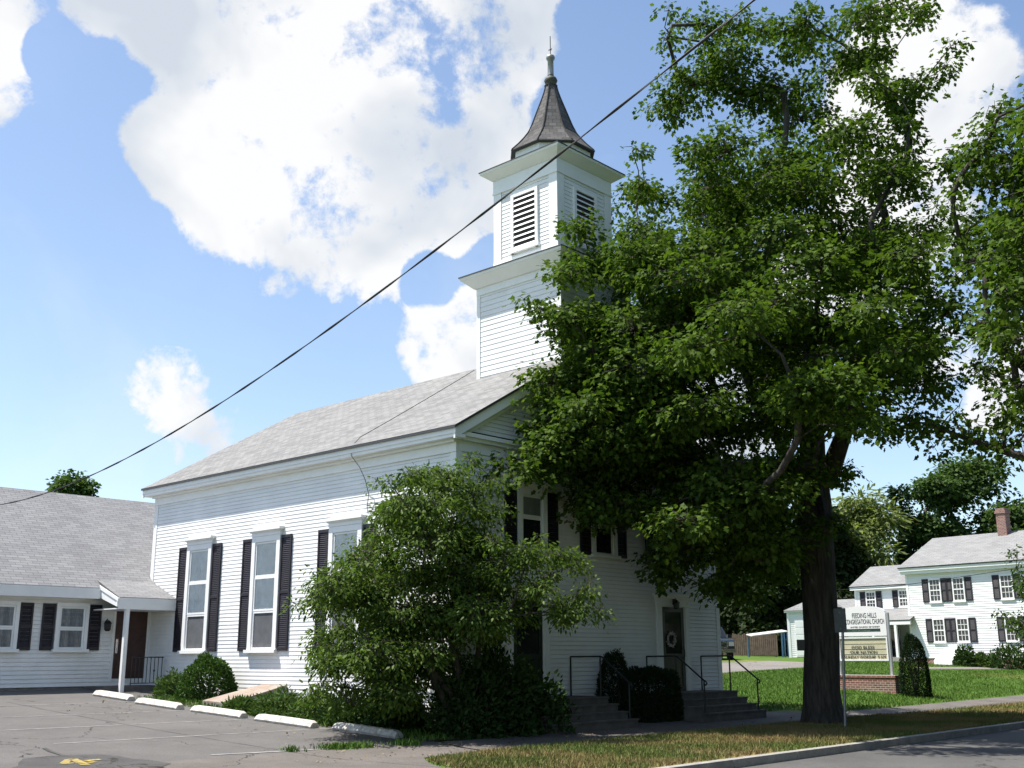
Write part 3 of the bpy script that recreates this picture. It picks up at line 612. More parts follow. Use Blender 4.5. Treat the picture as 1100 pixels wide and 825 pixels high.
m = MB(); m.tube([(*TC, 18.88), (*TC, 19.5)], .014, 6); m.tube([(TC[0]-.07, TC[1], 19.02), (TC[0]+.07, TC[1], 19.08)], .012, 5); m.tube([(TC[0], TC[1]-.07, 19.08), (TC[0], TC[1]+.07, 19.05)], .010, 5); m.build('lightning_rod', 'black_iron', sp)
m = MB(); c0 = np.array((TX0-.02, TY1-.1, roofz(TX0)+.25))
ye = None
for y in np.linspace(0, 8, 400):
    P = np.array((-OV-.06, y, HE+.07)); d = P-CAM; uu = 550+FPX*(d@_r)/(d@_f)
    if ye is None and uu < 373: ye = y
P1 = np.array((-OV-.07, ye, HE+.09)); pts = [c0*(1-t)+P1*t+Z_*(.14*(1-t)-.30*t*(1-t)*.3) for t in np.linspace(0, 1, 12)]
pts += [np.array((-OV-.03, ye-.02, 6.35)), np.array((-.26, ye-.3, 6.12)), np.array((-.16, ye-.75, 5.7)), np.array((-.10, 3.05, 5.42)), np.array((-.04, 2.98, 5.1)), np.array((-.03, 2.98, 4.78))]
m.tube([sum(np.array(pts)[max(0, i-1):i+2])/len(pts[max(0, i-1):i+2]) for i in range(len(pts))], .009, 5); tag(m.build('service_cable', 'wire'), 'thin dark cable running from the tower foot down the church roof', 'cable')

# ------------------------------------------------------------------ annex
AY, AX0, AX1 = 12.9, -14.0, 4.0
an = thing('church_annex', 'low white clapboard annex with a long grey shingled roof', 'building', (-5, 15, .7))
m = MB(); m.box(AX0+.03, -.03, AY+.03, 20.9, .2, .95); m.box(-.03, AX1, 13.1, 20.9, .2, .95); m.build('foundation', 'foundation', an)
az = 3.62
m = MB(); m.clap((AX0, AY, 0), X_, -Y_, .86, az-.1, lambda z: (0, -AX0-.02), .11, .018, .013); m.build('front_wall', 'white_paint', an)
def gy(z):
    d = max(0, (z-3.3)/.73); return (min(d, 4), 8-min(d, 4))
m = MB(); m.clap((AX0, 20.9, 0), -Y_, -X_, .86, 6.2, lambda z: gy(z), .11); m.clap((AX1, 13.06, 0), Y_, X_, .86, 6.2, lambda z: (gy(z)[0], gy(z)[1]-.16), .11); m.clap((AX1, 20.9, 0), -X_, Y_, .86, 3.5, lambda z: (0, AX1-AX0), .11); m.build('end_wall', 'white_paint', an)
AR = (17.0, 6.72)
def az_(y): return 3.50+(y-12.5)*(AR[1]-3.50)/(AR[0]-12.5)
m = MB(); slab(m, ((AX0-.3, 12.5, 3.5), (-.05, 12.5, 3.5), (-.05, *AR), (AX0-.3, *AR)), .05); slab(m, ((-.05, 13.10, az_(13.10)), (AX1+.3, 13.10, az_(13.10)), (AX1+.3, *AR), (-.05, *AR)), .05)
slab(m, ((AX1+.3, 21.4, 3.5), (AX0-.3, 21.4, 3.5), (AX0-.3, *AR), (AX1+.3, *AR)), .05); m.build('roof', 'annex_shingles', an)
m = MB(); m.box(AX0-.3, -1.83, 12.46, 12.498, 3.24, 3.53); m.box(AX0-.3, -1.83, 12.498, AY, 3.24, 3.28); m.box(AX0-.32, AX0-.28, 12.5, 21.3, 3.2, 3.4); m.build('fascia', 'trim_paint', an)
m = MB(); m.box(-.06, -.028, AY-.02, AY, .9, 3.6); m.box(-1.17, -1.09, AY-.03, AY, .95, 3.06); m.box(-.1, -.061, AY-.03, AY, .95, 3.06); m.box(-1.09, -.1, AY-.028, AY, 3.0, 3.06); m.build('door_frame', 'trim_paint', an)
m = MB(); m.box(-1.087, -.103, AY-.022, AY, 1.05, 2.998); dr = m.build('door', 'brown_door', an)
q = MB(); 
for k in range(3): q.box(-1.0, -.2, AY-.034, AY-.0225, 1.15+k*.62, 1.65+k*.62)
q.build('door_panel', 'brown_door', dr)
q = MB(); q.box(-1.05, -.98, AY-.045, AY-.0225, 1.75, 2.15); q.build('handle', 'chrome', dr)
# canopy over the door
cn = MB(); slab(cn, ((-1.80, 11.47, 3.21), (-.03, 11.47, 3.21), (-.03, 13.0, 3.80), (-1.80, 13.0, 3.80)), .05); cp = cn.build('canopy', 'annex_shingles', an)
m = MB(); m.box(-1.80, -.03, 11.43, 11.468, 2.93, 3.24); m.prism([(-1.825, 11.43, 2.98), (-1.825, 12.6, 3.3), (-1.825, 12.6, 3.63), (-1.825, 11.43, 3.22)], (.022, 0, 0)); m.box(-1.80, -.03, 11.468, AY-.03, 2.93, 2.96); m.build('canopy_fascia', 'trim_paint', cp)
m = MB(); m.box(-1.84, -1.828, 11.44, 11.50, 3.0, 3.24); m.prism([(-1.85, 11.40, 3.13), (-1.85, 12.48, 3.50), (-1.85, 12.48, 3.60), (-1.85, 11.40, 3.22)], (.024, 0, 0)); m.build('canopy_trim', 'trim_paint', cp)
m = MB(); m.box(-1.55, -1.44, 11.46, 11.57, .66, 2.93); m.build('post', 'trim_paint', an)
m = MB(); m.tube([(-1.42, AY-.02, 2.62), (-1.42, AY-.16, 2.70), (-1.42, AY-.2, 2.62)], .012, 6); m.lathe((-1.42, AY-.2, 2.36), [(0, 0), (.06, 0), (.10, .05), (.11, .2), (.13, .21), (.06, .29), (0, .31)], 6); m.build('lantern', 'black_iron', an)
for wc in (-2.40, -4.36, -6.9, -9.4):
    church_window(an, (0, AY, 0), X_, -Y_, wc, .94, 1.78, 3.12, (2.42,), ('grey_curtain', 'grey_curtain'), .36, cap=False)
m = MB(); m.box(-1.9, -.03, 11.75, AY-.03, .4, .86); m.build('step', 'step_stone', an)
rl = thing('iron_railing', 'short black iron railing on the annex doorstep against the church wall', 'railing', (-.5, 11.8, .86))
m = MB(); m.box(-1.1, -.12, 11.78, 11.80, 1.62, 1.65); m.box(-1.1, -.12, 11.78, 11.80, .92, .945); m.build('rail', 'black_iron', rl)
for k in range(9):
    x = -1.08+k*.115; q = MB(); q.box(x-.008, x+.008, 11.782, 11.798, .86 if k in (0, 8) else .945, 1.62)
    if k in (3, 6): q.lathe((x, 11.79, 1.22), [(0, 0), (.03, .04), (.03, .06), (0, .1)], 6)
    q.build('baluster', 'black_iron', rl)
# ------------------------------------------------------------------ steps and handrails at the front doors
def steps(x0, x1, label):
    t = thing('front_steps', label, 'steps', ((x0+x1)/2, -.9, .0), 'stone steps at the church doors')
    m = MB(); zb = -.1; ys_ = [0.0, -1.05, -1.33, -1.61, -1.89]; zs_ = [.67, .515, .36, .205]
    prof_ = [(x0, -.03, zb)]
    p = [(-.03, zb), (-.03, .67)]
    for k in range(4): p += [(ys_[k+1], zs_[k]), (ys_[k+1], zs_[k+1] if k < 3 else zb)]
    m.prism([(x0, y, z) for y, z in p], (x1-x0, 0, 0)); m.build('flight', 'step_stone', t)
    for k in range(4):
        q = MB(); q.box(x0-.02, x1+.02, ys_[k+1]-.025, ys_[k]-.03 if k else -.035, zs_[k]+.001, zs_[k]+.035); q.build('tread', 'step_stone', t)
    return t
steps(1.0, 3.95, 'dark stone steps to the left church door beside the small tree')
steps(6.60, 9.55, 'dark stone steps to the right church door with two handrails')
def handrail(x, label):
    t = thing('handrail', label, 'handrail', (x, -1.0, .7), 'black handrails on the church steps')
    for (y, z0, z1) in ((-.10, .70, 1.60), (-1.0, .70, 1.60), (-1.82, .24, 1.02)):
        m = MB(); m.tube([(x, y, z0), (x, y, z1)], .021, 8); m.lathe((x, y, z0), [(.05, 0), (.05, .012), (.02, .014)], 8); m.build('post', 'black_iron', t)
    m = MB(); m.tube([(x, -.10, 1.60), (x, -1.0, 1.605), (x, -1.06, 1.59), (x, -1.82, 1.02), (x, -1.87, 1.0), (x, -1.90, .95), (x, -1.87, .91), (x, -1.83, .92)], .021, 8); m.build('rail', 'black_iron', t)
handrail(3.75, 'black handrail on the left steps next to the cone shaped yew')
handrail(6.80, 'black handrail on the right steps behind the clipped dark hedge')
handrail(9.30, 'black handrail at the church corner, in front of the lawn')
# pale flecked ring on the right door
wr = MB(); c = np.array((8.0, -.06, 2.03))
for k in range(80):
    a = rng.uniform(0, 6.28); rr = .17+rng.normal(0, .035); p = c+np.array((math.cos(a)*rr, rng.uniform(-.03, .02), math.sin(a)*rr)); s_ = rng.uniform(.02, .042)
    d1 = rng.normal(size=3); d1 /= np.linalg.norm(d1); d2 = np.cross(d1, rng.normal(size=3)); d2 /= np.linalg.norm(d2); wr.face([p-d1*s_, p+d2*s_*.7, p+d1*s_, p-d2*s_*.7])
wr.tube([c+np.array((math.cos(a)*.17, 0, math.sin(a)*.17)) for a in np.linspace(0, 6.28, 20)], .025, 6)
tag(wr.build('door_ring', 'pale_fleck'), 'small pale flecked ring on the dark right church door', 'wreath')
# ------------------------------------------------------------------ wheel stops
WS = [(-2.62, 9.75, 'far most wheel stop, by the annex post, grey broken end'), (-2.82, 7.15, ''), (-2.72, 4.75, ''), (-2.62, 2.35, ''), (-2.30, .10, '')]
WL = ['white concrete wheel stop nearest the annex porch post', 'white concrete wheel stop second from the annex, in front of the light green bush', 'white concrete wheel stop in the middle of the five, before the cellar hatch',
      'white concrete wheel stop in front of the low junipers, second from the small tree', 'white concrete wheel stop nearest the small tree and the pavement']
def stop_mesh():
    m = MB(); hl = .95; P = [(-.10, 0), (-.13, .05), (-.07, .15), (.07, .15), (.13, .05), (.10, 0)]
    ys_ = [-hl, -hl+.1, 0, hl-.1, hl]; sc = [(.9, .75), (1, 1), (1, 1.02), (1, 1), (.9, .72)]
    ring = [[(x*s[0], y, z*s[1]) for x, z in P] for y, s in zip(ys_, sc)]
    for a, b in zip(ring[:-1], ring[1:]):
        for k in range(6): m.face([a[k], b[k], b[(k+1) % 6], a[(k+1) % 6]])
    m.face(ring[0]); m.face(ring[-1][::-1])
    return m
ws0 = stop_mesh().build('wheel_stop', 'concrete_white')
for k, (x, y, _) in enumerate(WS):
    o = ws0 if k == 0 else ws0.copy()
    if k: C.objects.link(o)
    o.location = (x, y, gz(x, y)+.004); sl__ = math.atan(.05) if y > -2.5 else 0
    o.rotation_euler = (sl__, 0, R(rng.uniform(-2.5, 2.5)))
    tag(o, WL[k], 'wheel stop', 'white wheel stops along the parking bays')
# cellar hatch
hx = [np.array(p, float) for p in ((-.03, 5.95, .93), (-.03, 7.05, .93), (-1.65, 7.15, .58), (-1.65, 6.0, .54))]
bh = thing('cellar_hatch', 'sloping wooden cellar hatch against the church side wall', 'hatch', (-.8, 6.5, .45))
m = MB(); b = [np.array((p[0], p[1], .2)) for p in hx]
for k in range(4): m.face([b[k], b[(k+1) % 4], hx[(k+1) % 4]-Z_*.03, hx[k]-Z_*.03])
m.face([p-Z_*.03 for p in hx]); m.build('side_wall', 'kerb_stone', bh)
for k in range(2):
    t0, t1 = (0, .495) if k == 0 else (.505, 1); q = [hx[0]*(1-t0)+hx[1]*t0, hx[0]*(1-t1)+hx[1]*t1, hx[3]*(1-t1)+hx[2]*t1, hx[3]*(1-t0)+hx[2]*t0]
    m = MB(); m.prism([p-Z_*.025 for p in q], (0, 0, .045)); m.build('door', 'plywood', bh)

# ------------------------------------------------------------------ leaves and trees
LEAF = {
 'maple': np.array([(0, 0, 0), (.10, .30, .02), (.38, .22, .0), (.45, .50, -.04), (.62, .28, 0), (1.0, 0, -.10), (.62, -.28, 0), (.45, -.50, -.04), (.38, -.22, 0), (.10, -.30, .02)]),
 'oval': np.array([(0, 0, 0), (.35, .24, .03), (.72, .17, 0), (1.05, 0, -.10), (.72, -.17, 0), (.35, -.24, .03)]),
 'quad': np.array([(0, 0, 0), (.5, .38, .06), (1, 0, -.06), (.5, -.38, .06)]),
 'needle': np.array([(0, 0, 0), (.5, .16, .02), (1, 0, 0), (.5, -.16, .02)]),
 'blade': np.array([(0, .09, 0), (0, -.09, 0), (.6, -.05, .03), (1, 0, .12), (.6, .05, .03)])}
def leaves(name, pos, direc, nrm, size, kind, matn, parent=None):
    T = LEAF[kind]; k = len(T); n = len(pos)
    x = direc/(np.linalg.norm(direc, axis=1, keepdims=True)+1e-9)
    z = nrm-(nrm*x).sum(1, keepdims=True)*x; z /= np.linalg.norm(z, axis=1, keepdims=True)+1e-9; y = np.cross(z, x)
    co = pos[:, None, :]+size[:, None, None]*(T[None, :, 0:1]*x[:, None]+T[None, :, 1:2]*y[:, None]+T[None, :, 2:3]*z[:, None])
    return rawmesh(name, co.reshape(-1, 3), np.full(n, k), np.arange(n*k), matn, parent)
def spray_leaves(cl, n_spray, per, disc, droop, size, flat=.55, shell=.62, keep=None, updir=.25):
    # cl: clumps (centre, rx, rz); each carries sprays of leaves on short twigs -> positions, directions, normals, sizes, spray centres
    Pp, Dd, Nn, Sc, own = [], [], [], [], []
    for ci, (c, rx, rz) in enumerate(cl):
        ns = max(3, int(n_spray*(rx/1.0)**1.9))
        d = rng.normal(size=(ns, 3)); d[:, 2] = d[:, 2]*.9+updir; d /= np.linalg.norm(d, axis=1, keepdims=True)
        rr = (shell+(1-shell)*rng.random((ns, 1)))*np.where(rng.random((ns, 1)) < .25, .6, 1)*rng.uniform(.85, 1.2, (ns, 1))
        sc = c+d*rr*np.array([rx, rx, rz])
        outd = d.copy(); outd[:, 2] *= .3
        m = per
        a = rng.uniform(0, 2*np.pi, (ns, m)); q = np.sqrt(rng.random((ns, m)))*disc*rng.uniform(.7, 1.25, (ns, 1))
        tilt = rng.normal(0, .28, (ns, 2))
        off = np.stack([q*np.cos(a), q*np.sin(a), q*np.cos(a)*tilt[:, :1]+q*np.sin(a)*tilt[:, 1:]-droop*q*q/disc+rng.normal(0, .05*disc/.35+.02, (ns, m))], -1)
        p = sc[:, None, :]+off
        dr = off/(np.linalg.norm(off, axis=2, keepdims=True)+1e-6)+outd[:, None, :]*.5; dr[:, :, 2] -= rng.uniform(.1, .9, (ns, m))*(.4+droop)
        dr += rng.normal(0, .35, dr.shape)
        nn = rng.normal(0, flat, (ns, m, 3)); nn[:, :, 2] += 1; nn += outd[:, None, :]*.45
        Pp.append(p.reshape(-1, 3)); Dd.append(dr.reshape(-1, 3)); Nn.append(nn.reshape(-1, 3)); Sc.append(sc); own += [ci]*ns
    P, D_, N_ = map(np.concatenate, (Pp, Dd, Nn)); sc = np.concatenate(Sc)
    sz = rng.uniform(.65, 1.15, len(P))*size
    if keep is not None:
        k = keep(P); P, D_, N_, sz = P[k], D_[k], N_[k], sz[k]
    return P, D_, N_, sz, sc, own
def skeleton(trunk, targets, rbase, seg=.7, tip=.016, expo=2.3, sag=.12, jit=.07):
    pos = [np.array(p, float) for p in trunk]; par = [-1]+list(range(len(trunk)-1)); ends = []
    top = pos[-1]
    order = sorted(range(len(targets)), key=lambda i: np.linalg.norm(targets[i]-top))
    res = [None]*len(targets)
    for ti in order:
        tgt = targets[ti]; A = np.array(pos); d = np.linalg.norm(A-tgt, axis=1)
        cost = d+1.3*np.maximum(0, A[:, 2]-tgt[2]+.25*d); cost[:max(1, len(trunk)//2)] += 3.0
        i = int(np.argmin(cost)); p0 = pos[i]; n = max(2, int(np.linalg.norm(tgt-p0)/seg))
        pd = p0-pos[par[i]] if par[i] >= 0 else Z_; pd = pd/(np.linalg.norm(pd)+1e-9)
        D = np.linalg.norm(tgt-p0); ctrl = p0+pd*D*.35+Z_*D*sag; last = i
        for k in range(1, n+1):
            t = k/n; q = (1-t)**2*p0+2*t*(1-t)*ctrl+t*t*tgt
            if k < n: q = q+rng.normal(0, jit*min(1, D/3), 3)
            pos.append(q); par.append(last); last = len(pos)-1
        res[ti] = last
    n = len(pos); acc_ = np.zeros(n)
    ch_ = [[] for _ in range(n)]
    for i in range(n):
        if par[i] >= 0: ch_[par[i]].append(i)
    for i in range(n-1, -1, -1):
        if acc_[i] == 0: acc_[i] = tip**expo
        if par[i] >= 0: acc_[par[i]] += acc_[i]
    rad = acc_**(1/expo); rad = rad*1.0
    f = rbase/rad[len(trunk)//2]
    if f < 1: rad = np.minimum(rad, rbase)
    else: rad = tip+(rad-tip)*(rbase-tip)/(rad[len(trunk)//2]-tip)
    for i in range(len(trunk)//2): rad[i] = max(rad[i], rbase)
    return pos, par, rad, ch_, res
def limbs_mesh(pos, par, rad, ch_, flare=None, extra=None):
    m = MB(); done = set(); st = [(0, None)]
    while st:
        i, p = st.pop(); pts = [pos[p]] if p is not None else []; rs = [rad[i]*1.0] if p is not None else []
        while True:
            pts.append(pos[i]); rs.append(rad[i])
            if not ch_[i]: break
            o = sorted(ch_[i], key=lambda j: -rad[j])
            for j in o[1:]: st.append((j, i))
            i = o[0]
        if len(pts) > 1:
            mr_ = max(rs); m.tube(pts, rs, 12 if mr_ > .2 else (7 if mr_ > .06 else 5))
    for e in extra or []: m.tube(*e)
    return m
def twigs(m, ends, sc, own, r=.007, k=3):
    for s, o in zip(sc, own):
        a = ends[o]; mid = (a+s)/2+rng.normal(0, .08, 3)+Z_*.06; m.tube([a, mid, s], [r*1.7, r*1.2, r], k, cap=False)
def px_clumps(lst, dist, depthf, anchor=None, rzf=.75, copies=(0.0,), mind=0.0):
    out_ = []
    for u, v, rp in lst:
        dep = depthf(u, v)
        for cpy in copies:
            dd = dist+dep*cpy+rng.normal(0, dep*.12)
            r_ = rp/FPX*dd*1.08
            c = at(u, v, dd)
            if cpy != 0: c = c+rng.normal(0, r_*.45, 3); r_ *= rng.uniform(.8, 1.05)
            out_.append((c, r_, r_*rzf))
    return out_
# --- the big maple
MAP = [(745,40,22),(762,65,34),(800,30,26),(745,100,38),(800,95,38),(728,14,8),(716,42,8),
 (872,22,36),(925,14,34),(985,8,20),(905,60,36),(868,100,44),(1012,72,16),(995,92,18),(940,92,22),(955,55,14),
 (735,160,38),(800,160,46),(860,160,50),(920,150,42),(970,108,24),(680,162,8),(690,205,24),(760,215,46),(820,220,52),(880,220,52),(935,200,38),(965,152,22),(988,182,20),(960,182,20),
 (630,268,30),(606,292,33),(582,312,28),(648,246,32),(572,330,14),(660,290,40),(700,275,46),(760,285,52),(820,290,56),(890,290,56),(948,262,38),(985,300,34),(1000,338,30),
 (650,350,40),(598,405,34),(582,440,28),(570,466,18),(622,450,44),(680,360,54),(680,430,56),(740,360,56),(740,425,56),(805,350,56),(865,370,56),(925,355,48),(968,380,40),(992,420,28),(845,425,44),(885,430,44),
 (592,500,28),(640,505,44),(700,500,52),(628,545,22),(672,560,36),(735,525,50),(760,580,46),(715,605,30),(795,545,44),(815,600,40),(765,625,26),(838,500,44),
 (935,425,34),(960,450,24),(905,505,18),(880,490,26),(862,560,26),(800,625,28),(650,395,40),(640,300,30),(700,230,26),(775,640,16),(850,610,24),(700,570,36),(668,470,40),(740,480,40),(790,500,40)]
MB0 = land(883, 778); mb = np.array((8.35, -4.15, gz(8.35, -4.15))); md = math.hypot(*(mb-CAM)[:2])
def mdepth(u, v): return 4.2 if v > 120 else 2.4
MAP = [(u, v, r*(.97 if v < 330 else .94)) for u, v, r in MAP]
cl = px_clumps(MAP, md, mdepth, copies=(-.55, .25), rzf=.6)
cl += px_clumps([q for q in MAP if q[2] > 36 and q[1] > 230], md, mdepth, copies=(.95, -.95), rzf=.55)
cl += px_clumps([q for q in MAP if q[0] > 690 and 300 < q[1] < 480 and q[2] > 30], md, lambda u, v: 5.0, copies=(-1.3,), rzf=.5)
def outside(c, r):                              # boughs stop short of the church: slide them back towards the street
    c = c.copy(); k_ = 0
    while c[0] > -.6-r*.5 and c[1] > -.5-r*.5 and c[2]-r < 10.2 and c[0] < W+.6+r*.5 and k_ < 120: c = CAM+(c-CAM)*.992; k_ += 1
    return c
cl = [(outside(c, r), r, z) for c, r, z in cl]
tr = thing('maple_tree', 'huge green maple with a thick dark trunk on the verge in front of the church', 'tree', tuple(mb))
P, D_, N_, sz, sc, own = spray_leaves(cl, 46, 19, .33, .34, .138, flat=.5)
k = ~((P[:, 0] > -.45) & (P[:, 0] < W+.4) & (P[:, 1] > -.45) & (P[:, 2] < 10.5)) & (P[:, 2] > 2.6); P, D_, N_, sz = P[k], D_[k], N_[k], sz[k]
leaves('crown', P, D_, N_, sz, 'maple', 'maple_leaf', tr)
NLEAF = len(P)
def mp_(u, v, dd=0): return at(u, v, md+dd)
trunk = [mb-Z_*.15, mb+Z_*.5, mb+(mp_(883, 640)-mp_(883, 740))*1.0+Z_*.0, mp_(878, 600), mp_(875, 540), mp_(873, 500), mp_(872, 450, .2), mp_(868, 400, .3), mp_(862, 350, .4)]
trunk[2] = mp_(883, 690)
pos, par, rad, chn, ends = skeleton(trunk, [c for c, _, _ in cl], .43, tip=.014, expo=2.0)
fl = [(mb-Z_*.2, .62), (mb+Z_*.12, .545), (mb+Z_*.45, .47), (mb+Z_*.9, .435), (mp_(883, 690), .42)]
ex = [([p for p, _ in fl], [r for _, r in fl], 14)]
ex.append(([mp_(886, 520), mp_(897, 492, -.3), mp_(908, 462, -.5), mp_(922, 425, -.6), mp_(934, 370, -.5)], [.27, .24, .20, .16, .10], 9))
ex.append(([mp_(866, 520), mp_(845, 490, .5), mp_(822, 450, .9), mp_(800, 400, 1.2), mp_(790, 340, 1.3)], [.20, .17, .15, .12, .08], 8))
ex.append(([mp_(895, 660, -.2), mp_(902, 657, -.35), mp_(905, 662, -.42)], [.17, .12, .05], 7)); ex.append(([mp_(888, 560, -.2), mp_(899, 556, -.35), mp_(903, 555, -.4)], [.13, .09, .04], 7))
m = limbs_mesh(pos, par, rad, chn, extra=ex); twigs(m, [c for c, _, _ in cl], sc, own, .006)
for (u, v) in ((722, 18), (712, 45), (678, 160), (668, 158), (700, 200)):      # bare twigs at the edge of the crown
    e_ = mp_(u, v); s_ = min((c for c, _, _ in cl), key=lambda c: np.linalg.norm(c-e_)); m.tube([s_, (s_+e_)/2+Z_*.1, e_], [.018, .012, .005], 4)
m.build('trunk', 'bark', tr, True)
m = MB(); d = (CAM-mb); d[2] = 0; d /= np.linalg.norm(d); side = np.array([-d[1], d[0], 0]); c = mp_(862, 693); m.fbox(c, -side, d, -.13, .13, -.1, .12, -.13, .13); m.build('box', 'black_iron', tr)
# --- tree beyond the right edge of the frame, its boughs reaching in
RT_ = [(1078,128,22),(1042,160,18),(1062,185,30),(1095,190,30),(1030,200,18),(1022,238,22),(1062,240,36),(1100,250,38),(1032,288,30),(1076,290,38),(1115,300,40),(1040,328,22),(1085,340,26),(1062,392,13),(1042,402,12),(1085,420,17),(1103,430,14),(1100,370,18),
  (1130,180,50),(1140,250,60),(1170,320,60),(1180,200,60),(1200,260,70),(1230,180,60),(1150,120,40),(1200,130,50),(1240,320,60),(1150,390,36),(1210,400,50)]
rdist = 24.0
cl = px_clumps(RT_, rdist, lambda u, v: 1.8, copies=(-.6, .5)) + px_clumps([q for q in RT_ if q[0] > 1100], rdist, lambda u, v: 3.5, copies=(-.9, .9))
low = px_clumps([(1010,452,15),(1040,462,18),(1058,478,15),(1082,470,10),(1100,455,12),(1020,475,11),(1075,440,9),(985,455,10)], rdist, lambda u, v: .7, copies=(-.4, .4))
rb = at(1215, 780, rdist); rb[2] = gz(rb[0], rb[1])
tr = thing('shade_tree', 'tall leafy tree at the right edge, its boughs reaching in over the lawn', 'tree', tuple(rb))
allc = cl+low
P, D_, N_, sz, sc, own = spray_leaves(allc, 33, 18, .32, .34, .135, flat=.5)
leaves('crown', P, D_, N_, sz, 'maple', 'maple_leaf', tr)
rp = lambda u, v, dd=0: at(u, v, rdist+dd)
pos, par, rad, chn, ends = skeleton([rb-Z_*.15, rb+Z_*.6, rp(1213, 640), rp(1210, 560), rp(1205, 500), rp(1200, 430), rp(1195, 350)], [c for c, _, _ in cl], .30, tip=.012, expo=1.75)
ex = [([rp(1207, 540), rp(1150, 508), rp(1100, 491), rp(1070, 482), rp(1040, 472), rp(1005, 458), rp(980, 452)], [.16, .11, .085, .07, .055, .035, .015], 7), ([rp(1078, 483), rp(1079, 472), rp(1079, 465)], [.05, .045, .04], 6),
      ([rp(1040, 472), rp(1030, 460), rp(1022, 440)], [.03, .02, .008], 5), ([rp(1010, 459), rp(1018, 448), rp(1030, 436), rp(1034, 428)], [.02, .014, .01, .005], 4), ([rp(1085, 486), rp(1098, 470), rp(1112, 450)], [.03, .02, .01], 5)]
m = limbs_mesh(pos, par, rad, chn, extra=ex)
near = [np.array(q) for q in (rp(1100, 491), rp(1070, 482), rp(1040, 472), rp(1005, 458), rp(985, 453))]
tg = [c if i < len(cl) else min(near, key=lambda q: np.linalg.norm(q-c)) for i, (c, _, _) in enumerate(allc)]
twigs(m, tg, sc, own, .006); m.build('trunk', 'bark', tr, True)
# --- the small tree at the church corner
DW = [(512,512,22),(470,520,26),(440,515,16),(412,520,9),(500,498,12),(425,548,26),(480,552,36),(525,552,18),(578,578,9),(560,590,20),(600,598,16),(588,610,14),(622,606,10),(528,585,18),
  (388,610,20),(425,598,40),(485,605,42),(530,610,28),(352,640,20),(332,650,9),(390,645,36),(450,655,40),(510,648,34),(560,650,24),(600,645,24),(628,640,16),(610,665,10),(575,630,20),(365,690,28),(362,722,20),(412,695,36),(468,700,30),(350,735,14),(405,730,28),(380,748,20),(432,738,26),(640,652,8),(520,690,22),(450,560,30),(408,566,14),(392,632,24),(532,515,12),(560,600,14)]
db = np.array((-.75, -1.25, gz(-.75, -1.25))); dd_ = math.hypot(*(db-CAM)[:2]); DW = [(u, v, r*.97) for u, v, r in DW]
cl = px_clumps(DW, dd_, lambda u, v: 1.5, copies=(-.75, .1), rzf=.54)+px_clumps([q for q in DW if q[2] > 24], dd_, lambda u, v: 1.5, copies=(.8, -.3), rzf=.46)
def outside2(c, r):
    c = c.copy()
    if c[0] > -.4-r*.5 and c[1] > -.5-r*.5:
        vdir = (c-CAM); vdir[2] *= 1
        for k in range(60):
            if not (c[0] > -.4-r*.5 and c[1] > -.5-r*.5): break
            c = CAM+(c-CAM)*.992
    return c
cl = [(outside2(c, r), r, z) for c, r, z in cl]
tr = thing('small_ornamental_tree', 'small multi stemmed tree with drooping leaves at the church corner', 'tree', tuple(db))
P, D_, N_, sz, sc, own = spray_leaves(cl, 125, 16, .22, .5, .100, flat=.6)
k = ~((P[:, 0] > -.15) & (P[:, 1] > -.2)); P, D_, N_, sz = P[k], D_[k], N_[k], sz[k]
leaves('crown', P, D_, N_, sz, 'oval', 'dogwood_leaf', tr)
m = MB(); T = [c for c, _, _ in cl]; grp = {}
stems = [(at(462, 720, dd_-.2), 'a'), (at(488, 700, dd_), 'b'), (at(512, 712, dd_+.3), 'c'), (at(440, 690, dd_-.4), 'd')]
for i, c in enumerate(T): grp.setdefault(min(range(4), key=lambda s: np.linalg.norm((c-stems[s][0])*np.array((1, 1, .3)))), []).append(c)
for s, (sp_, _) in enumerate(stems):
    if s not in grp: continue
    b0 = db+np.array(((s-1.5)*.16, .08*(-1)**s, -.1)); pos, par, rad, chn, e_ = skeleton([b0, b0*.6+sp_*.4+Z_*.1, sp_, sp_+(sp_-b0)*.35+Z_*.2], grp[s], .075, seg=.45, tip=.007, jit=.05, expo=1.9)
    mm = limbs_mesh(pos, par, rad, chn); o_ = len(m.v); m.v += mm.v; m.f += [tuple(i+o_ for i in f) for f in mm.f]; m.uv += mm.uv
twigs(m, T, sc, own, .004); m.build('trunk', 'bark', tr, True)
